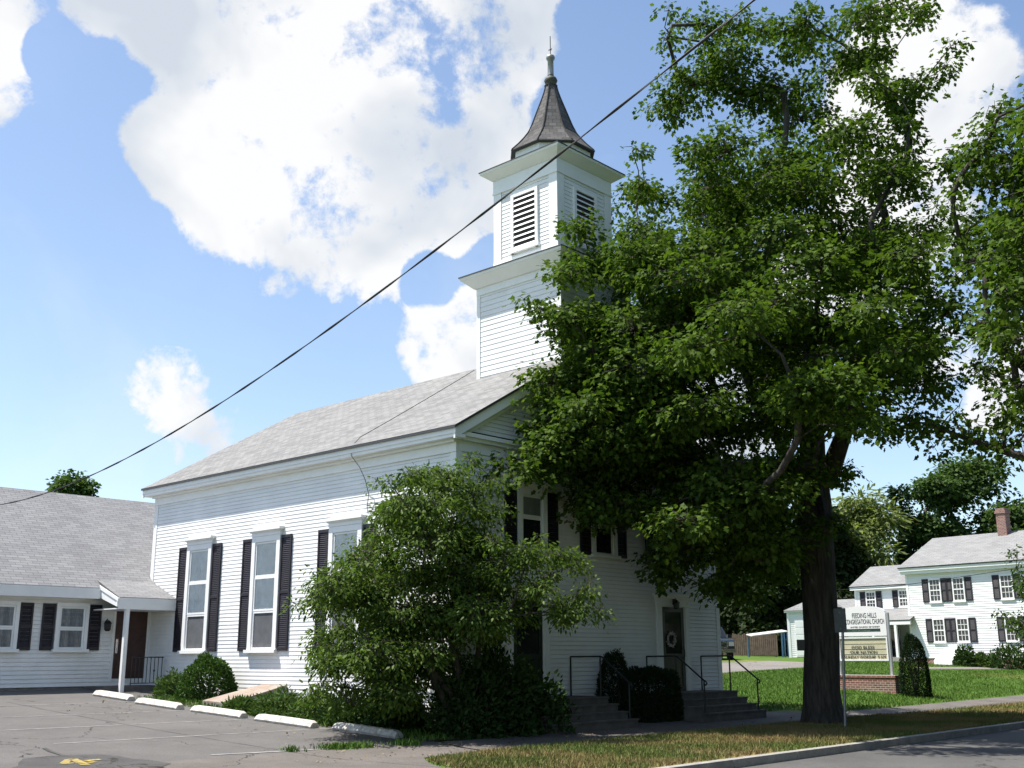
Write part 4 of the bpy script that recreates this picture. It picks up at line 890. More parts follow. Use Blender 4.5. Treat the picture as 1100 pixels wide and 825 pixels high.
# --- shrubs
def shrub(name, label, c, rad_, n, size, kind, matn, group=None, power=2.0, top=None, rough=.12, flat=.8, stem=True, cat='shrub', lump=.14):
    c = np.array(c, float); rad_ = np.array(rad_, float); c[2] = gz(c[0], c[1])
    t = thing(name, label, cat, tuple(c), group)
    d = rng.normal(size=(n, 3)); d[:, 2] = np.abs(d[:, 2])*1.0-.15*rng.random(n); d /= np.linalg.norm(d, axis=1, keepdims=True)
    if power != 2.0:
        q = (np.abs(d)**power).sum(1)**(1/power); d = d/q[:, None]
    w = 1+lump*np.sin(d[:, 0]*5+c[0])*np.cos(d[:, 1]*6+c[1])+lump*.7*np.sin(d[:, 2]*9+d[:, 0]*7)
    rr = (1-np.abs(rng.normal(0, rough, n)))*w
    nd = d.copy()
    p = d*rr[:, None]*rad_
    if top == 'cone': s = np.clip(1-.72*np.clip(p[:, 2]/rad_[2], 0, 1)**1.6, .08, 1)*(.80+.20*np.sin(np.clip(p[:, 2]/rad_[2], 0, 1)*3)); p[:, 0] *= s/np.maximum(.3, np.sqrt(np.maximum(.02, 1-np.clip(p[:, 2]/rad_[2]/1.02, 0, .99)**2)))**1; p[:, 1] *= s/np.maximum(.3, np.sqrt(np.maximum(.02, 1-np.clip(p[:, 2]/rad_[2]/1.02, 0, .99)**2)))**1
    p = p+c; p[:, 2] = np.maximum(p[:, 2], c[2]+.02)
    dr = nd+rng.normal(0, .7, (n, 3)); nn = nd+rng.normal(0, flat, (n, 3))
    leaves('foliage', p, dr, nn, rng.uniform(.7, 1.2, n)*size, kind, matn, t)
    if stem:
        m = MB()
        for k in range(7):
            a = k*.9; e_ = c+np.array((math.cos(a)*rad_[0]*.6, math.sin(a)*rad_[1]*.6, rad_[2]*.72)); m.tube([c-Z_*.05+np.array((math.cos(a)*.05, math.sin(a)*.05, 0)), (c+e_)/2+Z_*.1, e_], [.025, .018, .008], 5)
        m.build('stem', 'bark', t)
    return t
shrub('round_bush', 'clipped round green bush beside the wooden cellar hatch', (-.85, 8.25, 0), (.74, .74, 1.12), 9000, .075, 'oval', 'box_leaf', rough=.10, lump=.05)
shrub('light_bush', 'loose light green bush left of the clipped round bush', (-1.05, 9.55, 0), (.46, .46, .62), 1700, .13, 'needle', 'juniper_leaf', rough=.25)
JL = ['low feathery juniper next to the cellar hatch', 'low light green juniper behind the wheel stops, second from the cellar hatch', 'low juniper behind the wheel stops, third from the cellar hatch', 'low dark juniper nearest the small tree']
for k, (x, y, r_, h_) in enumerate(((-1.95, 5.0, .42, .30), (-1.55, 4.0, .65, .55), (-1.45, 2.8, .6, .55), (-1.5, 1.6, .65, .62))):
    shrub('juniper', JL[k], (x, y, 0), (r_, r_*1.15, h_), 2600, .13, 'needle', 'juniper_leaf' if k < 3 else 'shrub_leaf', 'low junipers along the church wall', rough=.3)
SH = [(np.array((-1.35, .35, 0)), (.6, .6, 1.1), 'dark broad leaved bush at the left foot of the small tree'), (at(458, 790, 23.9), (.8, .65, 1.35), 'dark bush under the small tree, second from its left'), (at(505, 792, 24), (1.0, .8, 1.5), 'tallest dark bush under the middle of the small tree'),
      (at(555, 790, 24.6), (.9, .8, 1.3), 'dark bush between the small tree and the left church steps'), (at(480, 780, 24.6), (1.0, .6, 1.8), 'dark bush behind the stems of the small tree')]
for c, r_, lb in SH:
    c = c.copy()
    if c[0] > -1 and c[1] > -1.1: c[1] = -1.15
    shrub('rhododendron', lb, c, r_, 4200, .12, 'oval', 'shrub_leaf', 'dark bushes under the small tree', rough=.28, lump=.22)
shrub('cone_yew', 'dark cone shaped yew between the two flights of church steps', (4.75, -.62, 0), (.44, .44, 1.62), 9000, .075, 'needle', 'yew_leaf', power=2.2, rough=.08, lump=.05)
shrub('clipped_hedge', 'dark clipped hedge left of the right church steps', (5.85, -.85, 0), (.82, .52, 1.20), 16000, .085, 'needle', 'yew_leaf', power=5, rough=.10, lump=.04, cat='hedge')
# ------------------------------------------------------------------ church sign, planter and post
sg = land(933, 741.5); sg = np.array((sg[0], sg[1], gz(sg[0], sg[1]))); sd = math.hypot(*(sg-CAM)[:2])
ang = math.atan2(CAM[1]-sg[1], CAM[0]-sg[0]); hd = R(176)             # the sign looks down the street
sn = np.array((math.cos(hd), math.sin(hd), 0)); su = np.array((-sn[1], sn[0], 0)); su = -su if (su@_r) < 0 else su
mpp = sd/FPX*1.03/abs(math.cos(ang-hd))
def sxz(u, v): return (u-933)*mpp, (741.5-v)*sd/FPX*1.045
pl = thing('brick_planter', 'low red brick planter with a stone cap under the church sign', 'planter', tuple(sg))
m = MB(); a0, a1 = sxz(899, 0)[0], sxz(962, 0)[0]; ph = sxz(0, 727.5)[1]
m.fbox(sg, su, sn, a0, a1, -.35, .35, -.15, ph-.08); m.build('wall', 'brick', pl)
m = MB(); m.fbox(sg, su, sn, a0-.03, a1+.03, -.38, .38, ph-.078, ph); m.build('cap', 'brick', pl)
st = thing('church_sign', 'white church sign with an arched top over a cream message board', 'sign', tuple(sg+Z_*ph))
b0, b1 = sxz(909.5, 0)[0], sxz(954.5, 0)[0]; zt, zm0, zm1, zb = sxz(0, 671)[1], sxz(0, 691.5)[1], sxz(0, 692.5)[1], sxz(0, 714.5)[1]; zp = sxz(0, 663.5)[1]; bc = (b0+b1)/2; bw = b1-b0
pts = [(b0, zm0), (b1, zm0), (b1, zt)]+[(bc+bw*.5*math.cos(a)*.96, zt+(zp-zt)*(.25+.75*math.sin(a))) for a in np.linspace(.1, math.pi-.1, 13)]+[(b0, zt)]
m = MB(); m.prism([sg+su*a+Z_*z-sn*.06 for a, z in pts], sn*.12); m.build('panel', 'sign_white', st)
for s in (b0-.05, b1+.05):
    m = MB(); m.fbox(sg, su, sn, s-.04, s+.04, -.05, .05, ph, zt+.02); m.build('post', 'alu', st)
m = MB(); rectframe(m, sg, su, sn, b0, b1, zb, zm1, .05, -.07, .075); bf_ = m.build('message_frame', 'sign_white', st)
m = MB(); m.fbox(sg, su, sn, b0+.05, b1-.05, -.06, .045, zb+.05, zm1-.05)
bd = m.build('message_board', 'board_cream', bf_)
m = MB(); hgt = (zm1-zb-.1)/4
for k in range(1, 4): m.fbox(sg, su, sn, b0+.05, b1-.05, .046, .055, zb+.05+k*hgt-.006, zb+.05+k*hgt+.006)
m.build('rail', 'alu', bf_)
m = MB(); m.fbox(sg, su, sn, b0+.16, b1-.24, .061, .066, sxz(0, 687.5)[1], sxz(0, 684.8)[1]); m.build('bar', 'sign_bar', st)
def lettering(txt, a, z, h, matn, wmax, d, name='lettering', parent=st):
    cu = bpy.data.curves.new(name, 'FONT'); cu.body = txt; cu.size = h/.70; cu.align_x = 'CENTER'; cu.extrude = .002
    o = bpy.data.objects.new(name, cu); C.objects.link(o); bpy.context.view_layer.update(); 
    me = bpy.data.meshes.new_from_object(o.evaluated_get(bpy.context.evaluated_depsgraph_get())); bpy.data.objects.remove(o)
    _x = [v.co.x for v in me.vertices]; sxx = min(1.25, wmax/(max(_x)-min(_x)))
    o = bpy.data.objects.new(name, me); C.objects.link(o); me.materials.append(MATS[matn])
    Mx = Matrix(((su[0]*sxx, 0, sn[0], 0), (su[1]*sxx, 0, sn[1], 0), (0, 1, 0, 0), (0, 0, 0, 1)))
    me.transform(Mx); o.location = tuple(sg+su*a+Z_*z+sn*d-np.array(ORG[parent.name])); o.parent = parent; return o
pz = lambda v: sxz(0, v)[1]
tcx = bc+sxz(935.5, 0)[0]-sxz(932.5, 0)[0]
lettering('FEEDING HILLS', tcx, pz(674.6), pz(670.0)-pz(674.6), 'letter', bw*.50, .064)
lettering('CONGREGATIONAL CHURCH', tcx, pz(680.3), pz(675.8)-pz(680.3), 'letter', bw*.80, .064)
lettering('UNITED CHURCH OF CHRIST', tcx, pz(683.8), .05, 'letter', bw*.66, .064)
lettering('- - - -  - - -  - - - - - -', bc-.03, pz(687.0), .05, 'letter_light', bw*.6, .069)
for t_, v, wf, sh in (('GOD BLESS', 703.6, .47, -.02), ('OUR NATION', 708.1, .55, .0), ('SUNDAY WORSHIP  9 AM', 712.6, .84, .04)):
    lettering(t_, bc+sh, pz(v), (pz(700)-pz(703.2))*.95, 'letter', bw*wf, .058)
shrub('cypress', 'tall dark egg shaped evergreen beside the church sign', sg+su*sxz(977.5, 0)[0]+sn*.2, (13.2*sd/FPX,)*2+(56*sd/FPX,), 14000, .075, 'needle', 'yew_leaf', rough=.06, lump=.035, power=2.3)
bp_ = np.array((7.04, -5.33, gz(7.04, -5.33))); pd_ = math.hypot(*(bp_-CAM)[:2])
sp_ = thing('street_sign', 'grey metal street sign on a post beside the maple trunk', 'sign', tuple(bp_))
ptop = at(904.5, 655, pd_); m = MB(); pb = at(908, 783, pd_); pb[2] = gz(pb[0], pb[1])-.1; m.tube([pb, ptop], .032, 6); m.build('post', 'metal_grey', sp_)
d = CAM-bp_; d[2] = 0; d /= np.linalg.norm(d); sdv = np.array((-d[1], d[0], 0)); sdv = sdv if sdv@_r > 0 else -sdv; d2 = d*math.cos(.5)-sdv*math.sin(.5); s2 = sdv*math.cos(.5)+d*math.sin(.5)
c = at(903.4, 666.5, pd_); m = MB(); m.fbox(c, s2, d2, -.15, .15, .036, .042, -.27, .27); m.build('plate', 'sign_back', sp_)
m = MB(); 
for z in (-.18, .18): m.fbox(c, s2, d2, -.02, .02, .043, .055, z-.02, z+.02)
m.build('bolt', 'metal_grey', sp_)
# ------------------------------------------------------------------ the house on the right
H0 = at(981, 712, 65); H0[2] = gz(H0[0], H0[1]); hh = R(7)
hu = -np.array((math.sin(hh), math.cos(hh), 0)); hn = np.array((-math.cos(hh), math.sin(hh), 0))    # along the front (to the right), outward
z0h = H0[2]; P = H0.copy(); P[2] = 0
E_ = 6.22; RDG = 8.0; DEP = 7.4; LEN = 13.0
hs = thing('white_house', 'white two storey clapboard house with dark shutters and a brick chimney', 'house', tuple(H0+hu*6-hn*3))
m = MB(); m.fbox(P, hu, hn, .02, LEN-.02, -DEP+.02, -.02, z0h-.6, z0h+.28); m.build('foundation', 'brick', hs)
m = MB(); m.clap(P, hu, hn, z0h+.24, E_-.05, lambda z: (.10, LEN-.1), .125); m.build('front_wall', 'house_paint', hs)
def gh(z):
    d = max(0, (z-E_)/((RDG-E_)/(DEP/2))); d = min(d, DEP/2); return (d+.08, DEP-d-.08)
m = MB(); m.clap(P-hn*DEP, hn, -hu, z0h+.24, RDG-.1, gh, .125); m.clap(P+hu*LEN, -hn, hu, z0h+.24, RDG-.1, gh, .125); m.clap(P-hn*DEP+hu*LEN, -hu, -hn, z0h+.24, E_-.05, lambda z: (.1, LEN-.1), .125); m.build('end_wall', 'house_paint', hs)
for a in (0, LEN):
    for dpt in (0, DEP):
        m = MB(); m.fbox(P-hn*dpt, hu, hn, a-(.02 if a == 0 else .12), a+(.12 if a == 0 else .02), -.12 if dpt == 0 else -.02, .022 if dpt == 0 else .12, z0h+.2, E_-.1); m.build('corner_board', 'trim_paint', hs)
m = MB(); m.fbox(P, hu, hn, -.2, LEN+.2, .0, .22, E_-.32, E_-.06); m.fbox(P, hu, hn, -.22, LEN+.22, .22, .30, E_-.16, E_-.0); m.build('cornice', 'trim_paint', hs)
def hp(a, d, z): return P+hu*a+hn*d+Z_*z
m = MB(); slab(m, (hp(-.25, .34, E_), hp(LEN+.25, .34, E_), hp(LEN+.25, -DEP/2, RDG+.1), hp(-.25, -DEP/2, RDG+.1)), .06); slab(m, (hp(LEN+.25, -DEP-.34, E_), hp(-.25, -DEP-.34, E_), hp(-.25, -DEP/2, RDG+.1), hp(LEN+.25, -DEP/2, RDG+.1)), .06)
hr = m.build('roof', 'house_shingles', hs)
m = MB(); m.fbox(hp(4.15, -DEP/2+.3, 0), hu, hn, -.26, .26, -.26, .26, RDG-.4, RDG+1.4); m.fbox(hp(4.15, -DEP/2+.3, 0), hu, hn, -.31, .31, -.31, .31, RDG+1.12, RDG+1.25); m.build('chimney', 'brick', hr)
def house_window(root, P, u, n, ac, w, z0, z1, sw=.36):
    a0, a1 = ac-w/2, ac+w/2
    m = MB(); rectframe(m, P, u, n, a0, a1, z0, z1, .07, 0, .05); m.fbox(P, u, n, a0-.03, a1+.03, 0, .08, z0-.06, z0-.001); wn = m.build('window', 'trim_paint', root)
    q = MB(); q.fbox(P, u, n, a0+.07, a1-.07, 0, .02, z0+.07, z1-.07); q.build('pane', 'house_pane', wn)
    q = MB(); zm = (z0+z1)/2; q.fbox(P, u, n, a0+.07, a1-.07, .0, .042, zm-.03, zm+.03)
    for k in (1, 2): x = a0+.07+(w-.14)*k/3; q.fbox(P, u, n, x-.012, x+.012, .0, .030, z0+.07, zm-.03); q.fbox(P, u, n, x-.012, x+.012, .0, .030, zm+.03, z1-.07)
    for z in ((z0+.07+zm)/2, (z1-.07+zm)/2): q.fbox(P, u, n, a0+.07, a1-.07, .0, .034, z-.012, z+.012)
    q.build('sash', 'trim_paint', wn)
    if sw: shutter(root, P, u, n, a0-.03-sw, a0-.03, z0, z1); shutter(root, P, u, n, a1+.03, a1+.03+sw, z0, z1)
for ac in (1.68, 3.02, 5.62, 8.5, 10.9):
    house_window(hs, P, hu, hn, ac, .68, 4.36, 5.60); house_window(hs, P, hu, hn, ac+.02, .68, 2.26, 3.50)
# set-back wing with its porch roof
WLN, WS_ = 4.3, 1.6
Pw = P-hn*WS_-hu*WLN; we, wr_ = 5.5, 6.75
m = MB(); m.clap(Pw, hu, hn, z0h+.2, we-.05, lambda z: (.08, WLN), .125)
def gw(z): d = min(2.2, max(0, (z-we)/((wr_-we)/2.2))); return (d+.06, 4.4-d-.06)
m.clap(Pw-hn*4.4, hn, -hu, z0h+.2, wr_-.08, gw, .125); wg = m.build('wing', 'house_paint', hs)
q = lambda a, d, z: Pw+hu*a+hn*d+Z_*z
m = MB(); slab(m, (q(-.2, .25, we-.03), q(WLN, .25, we-.03), q(WLN, -2.2, wr_), q(-.2, -2.2, wr_)), .05); slab(m, (q(WLN, -4.65, we-.03), q(-.2, -4.65, we-.03), q(-.2, -2.2, wr_), q(WLN, -2.2, wr_)), .05); m.build('wing_roof', 'house_shingles', wg)
m = MB(); m.fbox(Pw, hu, hn, -.18, WLN-.01, .0, .22, we-.2, we-.035); m.fbox(Pw, hu, hn, -.02, .1, -.1, .02, z0h, we-.2); m.build('cornice', 'trim_paint', wg)
for ac in (1.05, 3.15): house_window(wg, Pw, hu, hn, ac, .66, 4.25, 5.20, .34)
PD = 2.3
m = MB(); slab(m, (q(-.5, PD, 3.42), q(WLN+.45, PD, 3.42), q(WLN-.02, .03, 4.12), q(-.5, .03, 4.12)), .05); po = m.build('porch_roof', 'house_shingles', hs)
m = MB(); m.fbox(Pw, hu, hn, -.48, WLN+.42, PD-.12, PD-.02, 3.22, 3.41); m.build('porch_beam', 'trim_paint', po)
m = MB(); m.clap(Pw+hn*1.0, hu, hn, z0h+.2, 3.25, lambda z: (0, 2.45), .125); m.build('porch_wall', 'house_paint', po)
m = MB(); m.fbox(Pw, hu, hn, 2.5, 3.3, .95, 1.0, z0h+.35, 3.05); m.build('porch_door', 'dark_pane', po)
for a in (2.42, WLN-.5): m = MB(); m.fbox(Pw, hu, hn, a-.07, a+.07, PD-.16, PD-.03, z0h, 3.22); m.build('porch_post', 'trim_paint', po)
m = MB(); m.fbox(Pw, hu, hn, 2.35, WLN-.0, .9, PD, z0h-.3, z0h+.3); m.fbox(Pw, hu, hn, 2.5, 3.4, PD-.1, PD-.06, 2.02, 2.07); m.build('porch_floor', 'kerb_stone', po)
m = MB(); m.fbox(Pw, hu, hn, -.02, WLN-.9, .6, .72, 2.0, 3.2); 
# low link roof behind the sign, then the small garage
g0 = at(849, 713.5, 69); g0[2] = gz(g0[0], g0[1]); ga = thing('garage', 'small white garage with a panelled door behind the maple trunk', 'garage', tuple(g0))
gn = CAM-g0; gn[2] = 0; gn /= np.linalg.norm(gn); gr = np.array((-gn[1], gn[0], 0)); gr = gr if gr@_r > 0 else -gr
gn, gr = gn*math.cos(.25)-gr*math.sin(.25), gr*math.cos(.25)+gn*math.sin(.25)
GP = g0.copy(); GP[2] = 0; gz0 = g0[2]; GW, GD, GE = 3.0, 5.0, gz0+2.75
m = MB()
for (p, u, n, w) in ((GP, gr, gn, GW), (GP-gn*GD, gn, -gr, GD), (GP+gr*GW, -gn, gr, GD), (GP+gr*GW-gn*GD, -gr, -gn, GW)): m.clap(p, u, n, gz0-.1, GE, lambda z, w=w: (.05, w-.05), .12)
m.build('wall', 'house_paint', ga)
m = MB(); G = lambda a, d, z: GP+gr*a+gn*d+Z_*z; e = .18
C4 = [G(-e, e, GE-.03), G(GW+e, e, GE-.03), G(GW+e, -GD-e, GE-.03), G(-e, -GD-e, GE-.03)]; r1, r2 = G(GW/2, -1.5, GE+.85), G(GW/2, -GD+1.5, GE+.85)
for f_ in ((C4[0], C4[1], r1), (C4[1], C4[2], r2, r1), (C4[2], C4[3], r2), (C4[3], C4[0], r1, r2)):
    e1 = (f_[1]-f_[0])/np.linalg.norm(f_[1]-f_[0]); s1 = np.cross(np.cross(f_[1]-f_[0], f_[2]-f_[0]), e1); s1 /= np.linalg.norm(s1); m.face(f_, [((p_-f_[0])@e1, (p_-f_[0])@s1) for p_ in f_])
m.face(C4[::-1]); m.build('roof', 'house_shingles', ga)
m = MB(); m.fbox(GP, gr, gn, -.03, .12, -.12, .03, gz0-.1, GE); m.fbox(GP, gr, gn, GW-.12, GW+.03, -.12, .03, gz0-.1, GE); m.fbox(GP, gr, gn, -.15, GW+.15, .02, .12, GE-.15, GE-.035); m.build('corner_board', 'trim_paint', ga)
m = MB(); m.fbox(GP, gr, gn, .42, 1.02, 0, .05, gz0+.05, gz0+2.15); dd2 = m.build('door', 'trim_paint', ga)
m = MB()
for k in range(5): m.fbox(GP, gr, gn, .47, .97, .05, .058, gz0+.12+k*.41, gz0+.45+k*.41)
m.build('door_panel', 'trim_paint', dd2)
lk0 = at(900, 713, 70); lk0[2] = gz(lk0[0], lk0[1]); LP = Pw-hu*3.4-hn*.6; ln = thing('breezeway', 'low white link with a grey roof left of the house, behind the church sign', 'building', tuple(LP+Z_*z0h))
m = MB(); m.clap(LP, hu, hn, z0h-.2, 3.65, lambda z: (0, 3.38), .125); m.clap(LP-hn*3, hn, -hu, z0h-.2, 3.65, lambda z: (0, 3), .125); m.build('wall', 'house_paint', ln)
m = MB(); L2 = lambda a, d, z: LP+hu*a+hn*d+Z_*z; slab(m, (L2(-.2, .25, 3.62), L2(3.2, .25, 3.62), L2(3.2, -2.4, 4.95), L2(-.2, -2.4, 4.95)), .05); m.build('roof', 'house_shingles', ln)
# house cellar hatch and foundation bushes
hc = P+hu*1.95; m = MB()
tri = [hc+Z_*(z0h+.75)+hn*.03, hc+Z_*(z0h-.1)+hn*.03, hc+Z_*(z0h-.1)+hn*1.3, hc+Z_*(z0h+.12)+hn*1.3]; m.prism(tri, hu*1.0); tag(m.build('bulkhead_door', 'trim_paint'), 'white sloping cellar bulkhead at the foot of the house wall', 'hatch')
HB = [(1037, .58, .95, 'shrub_leaf', 'round dark bush at the foot of the house wall'), (1054, .35, .65, 'juniper_leaf', 'small pale bush at the foot of the house wall'), (1066, .38, .6, 'juniper_leaf', 'small loose bush between the pale bush and the wide bush by the house'), (1085, .95, 1.2, 'shrub_leaf', 'widest bush by the house wall, at the right edge')]
for u_, r_, h_, mt, lb in HB:
    d = ray(u_, 711); t = ((P+hn*(.6+r_*.5)-CAM)@hn)/(d@hn); c = CAM+d*t; shrub('foundation_bush', lb, c, (r_, r_, h_), 1500, .16, 'oval', mt, 'bushes along the house wall', rough=.25, stem=True)
# ------------------------------------------------------------------ background trees
def far_tree(name, label, u, vt, dist, wpx, matn, kind='quad', n=6500, size=.42, crown_lo=.25, shape='round', group='trees in the background', vb=None, droop=.3):
    top = at(u, vt, dist); b = np.array((top[0], top[1], gz(top[0], top[1]))); H = top[2]-b[2]; Rw = wpx/2/FPX*dist
    t = thing(name, label, 'tree', tuple(b), group); cl = []; n = int(n*2.2)
    nc = 34
    for k in range(nc):
        h = rng.uniform(crown_lo, 1.0)
        if shape == 'round': w = Rw*math.sqrt(max(.05, 1-((h-.55)/.5)**2))
        elif shape == 'cone': w = Rw*(1.04-h)*1.25
        else: w = Rw*(.6+.4*math.sin(h*3.1))
        a = rng.uniform(0, 6.28); q = w*math.sqrt(rng.uniform(.1, 1))*.85; r_ = Rw*rng.uniform(.22, .38)*(1 if shape != 'cone' else max(.25, 1.1-h))
        cl.append((b+np.array((q*math.cos(a), q*math.sin(a), h*H-r_*.5)), r_, r_*.75))
    cl.append((b+Z_*(H-Rw*.2), Rw*.25*(1 if shape != 'cone' else .4), Rw*.25))
    P_, D1, N1, s1, sc, own = spray_leaves(cl, max(6, 26/ (max(Rw*.3, .5))**1.9*1.6), 14, size*2.2, droop, size)
    if len(P_) > n:
        k = rng.choice(len(P_), n, False); P_, D1, N1, s1 = P_[k], D1[k], N1[k], s1[k]
    leaves('crown', P_, D1, N1, s1, kind, matn, t)
    pos, par, rad, chn, e_ = skeleton([b-Z_*.3, b+Z_*H*.12, b+Z_*H*.25, b+Z_*H*.4, b+Z_*H*.55], [c for c, _, _ in cl], max(.16, H*.022), seg=1.2, tip=.03)
    limbs_mesh(pos, par, rad, chn).build('trunk', 'bark', t, True); return t
FT = [('broadleaf_tree', 'broad green tree rising behind the house chimney', 1038, 492, 96, 104, 'far_leaf', 'quad', 9000, .40, .2, 'round'),
 ('broadleaf_tree', 'green tree at the far right behind the house roof', 1092, 542, 92, 70, 'far_leaf', 'quad', 6000, .40, .2, 'round'),
 ('conifer', 'dark pointed conifer between the willow and the broad tree behind the house', 964, 522, 90, 62, 'conifer_leaf', 'quad', 8000, .34, .08, 'cone'),
 ('broadleaf_tree', 'dark green tree just left of the broad tree, behind the house wing', 1000, 512, 92, 58, 'far_leaf', 'quad', 6500, .38, .2, 'round'),
 ('willow_tree', 'pale yellowish willow behind the maple trunk', 922, 528, 88, 82, 'willow_leaf', 'needle', 11000, .60, .08, 'willow'),
 ('dark_tree', 'dark dense tree behind the garage, between the maple trunk and the church', 868, 540, 84, 90, 'far_dark_leaf', 'quad', 9000, .42, .10, 'round'),
 ('dark_tree', 'dark dense tree beyond the driveway, beside the church corner', 808, 530, 88, 96, 'far_dark_leaf', 'quad', 9000, .44, .05, 'round'),
 ('dark_tree', 'dark tree hidden mostly behind the right end of the church', 748, 545, 92, 90, 'far_dark_leaf', 'quad', 6000, .44, .05, 'round'),
 ('dark_tree', 'lowest dark tree, standing over the brown fence', 838, 600, 82, 80, 'far_dark_leaf', 'quad', 8000, .40, .03, 'round'),
 ('broadleaf_tree', 'round treetop showing above the annex roof', 80, 509, 66, 54, 'far_leaf', 'quad', 5000, .30, .3, 'round'),
 ('dark_tree', 'dark tree behind the link building, under the willow', 905, 590, 86, 70, 'far_dark_leaf', 'quad', 6000, .40, .03, 'round')]
for a in FT: far_tree(*a)
for (u_, v_, dd, w_, lb) in ((1135, 560, 100, 120, 'tree beyond the right edge of the frame'), (690, 560, 95, 100, 'tree standing behind the church roof')): far_tree('broadleaf_tree', lb, u_, v_, dd, w_, 'far_leaf', 'quad', 5000, .45)
# unseen trees added behind the camera to cut sky light on the church front
for k, (x, y, r_, h_) in enumerate(((-8, -27, 5.8, 18), (0, -25, 5.5, 17), (9, -26, 5.8, 19), (18, -25, 6, 18), (27, -26, 6, 17), (37, -27, 6, 18), (48, -26, 6, 17), (60, -27, 6, 18))):
    b = np.array((x, y, 0.)); t = thing('sky_block_tree', 'unseen leafy tree added across the road to block sky light', 'tree', tuple(b), 'added trees that block sky light')
    cl = []
    for q in range(26):
        d = rng.normal(size=3); d /= np.linalg.norm(d); cl.append((b+np.array((d[0]*r_*.75, d[1]*r_*.75, h_*.55+d[2]*h_*.42)), r_*.42, r_*.36))
    P_, D1, N1, s1, sc, own = spray_leaves(cl, 12, 14, .6, .3, .5); leaves('crown', P_, D1, N1, s1, 'quad', 'far_leaf', t)
    pos, par, rad, chn, e_ = skeleton([b-Z_*.2, b+Z_*1, b+Z_*2.2, b+Z_*3.4, b+Z_*5], [c for c, _, _ in cl], .3, seg=1., tip=.03); limbs_mesh(pos, par, rad, chn).build('trunk', 'bark', t, True)
hp_ = np.column_stack([rng.uniform(2, 75, 16000), -20.2+rng.normal(0, .35, 16000), rng.uniform(0, 2.6, 16000)])  # unseen hedge added so the door glass reflects no bright horizon
hg = thing('hedge', 'long unseen hedge added across the road to darken door reflections', 'hedge', (38, -20.2, 0)); leaves('foliage', hp_, rng.normal(size=(16000, 3)), rng.normal(size=(16000, 3)), rng.uniform(.25, .45, 16000), 'quad', 'far_dark_leaf', hg)
# far wood closing the view to the north east
n = 26000; uu = rng.uniform(700, 1150, n); dd = rng.uniform(104, 118, n); hh_ = np.sqrt(rng.random(n))
pp = np.array([at(u, 705, d) for u, d in zip(uu, dd)]); hmax = 7.5+2.2*np.sin(uu*.045)+1.5*np.sin(uu*.11+1); pp[:, 2] = 1.2+hh_*hmax
wd = leaves('woods', pp, rng.normal(size=(n, 3)), rng.normal(size=(n, 3))+np.array((0, 0, .8)), rng.uniform(.5, 1.0, n), 'quad', 'far_dark_leaf'); tag(wd, 'dark belt of woods far behind the garage and the house', 'woods', None, 'stuff')
# small tree in front of the house at the right edge
cl = px_clumps([(1096,600,8),(1090,618,8),(1100,635,14),(1092,652,14),(1106,665,16),(1088,668,8),(1115,620,22),(1130,645,26),(1110,690,10)], 52, lambda u, v: 1.0, copies=(-.5, .5)); yb = at(1120, 720, 52); yb[2] = gz(yb[0], yb[1])
t = thing('young_tree', 'young dark leaved tree in front of the house at the right edge', 'tree', tuple(yb)); P_, D1, N1, s1, sc, own = spray_leaves(cl, 30, 14, .3, .3, .17); leaves('crown', P_, D1, N1, s1, 'oval', 'shade_leaf', t)
pos, par, rad, chn, e_ = skeleton([yb-Z_*.1, yb+Z_*.5, yb+Z_*1.2, yb+Z_*2.0], [c for c, _, _ in cl], .09, tip=.012); m = limbs_mesh(pos, par, rad, chn); twigs(m, [c for c, _, _ in cl], sc, own, .006); m.build('trunk', 'bark', t, True)
# ------------------------------------------------------------------ pickup, fence, canopy by the driveway
tk = at(770.5, 713, 61); tk[2] = gz(tk[0], tk[1]); fw = CAM-tk; fw[2] = 0; fw /= np.linalg.norm(fw); sd_ = np.array((-fw[1], fw[0], 0)); sd_ = sd_ if sd_@_r > 0 else -sd_
fw, sd_ = fw*math.cos(.18)+sd_*math.sin(.18), sd_*math.cos(.18)-fw*math.sin(.18)
tc_ = thing('pickup_truck', 'dark pickup with a chrome grille parked behind the church corner', 'vehicle', tuple(tk))
def body(m, prof, w0, w1=None):                 # side outline (forward, z) extruded across, slightly narrower on top
    Q = [tk+fw*a+Z_*z for a, z in prof]; m.prism([q-sd_*w0 for q in Q], sd_*2*w0)
m = MB(); body(m, [(.0, .45), (.0, 1.02), (-.25, 1.10), (-1.35, 1.15), (-5.2, 1.12), (-5.2, .5), (-4.6, .48), (-4.4, .8), (-3.6, .8), (-3.4, .45), (-1.5, .45), (-1.3, .85), (-.55, .85), (-.35, .45)], .96); m.build('body', 'truck_paint', tc_)
m = MB(); Q = [(-1.35, 1.152, .88), (-2.05, 1.78, .72), (-3.2, 1.80, .72), (-3.5, 1.152, .88)]; 
Lp = [tk+fw*a+Z_*z-sd_*w for a, z, w in Q]; Rp = [tk+fw*a+Z_*z+sd_*w for a, z, w in Q]
m.face(Lp); m.face(Rp[::-1])
for k in range(4): m.face([Lp[k], Lp[(k+1) % 4], Rp[(k+1) % 4], Rp[k]])
cb_ = m.build('cab', 'truck_paint', tc_)
m = MB(); g = lambda a, z, s: tk+fw*a+Z_*z+sd_*s; dv = fw*.02+Z_*.02
m.face([g(-1.42, 1.2, -.80)+dv, g(-1.42, 1.2, .80)+dv, g(-2.0, 1.72, .68)+dv, g(-2.0, 1.72, -.68)+dv]); m.build('windshield', 'glass_dark', cb_)
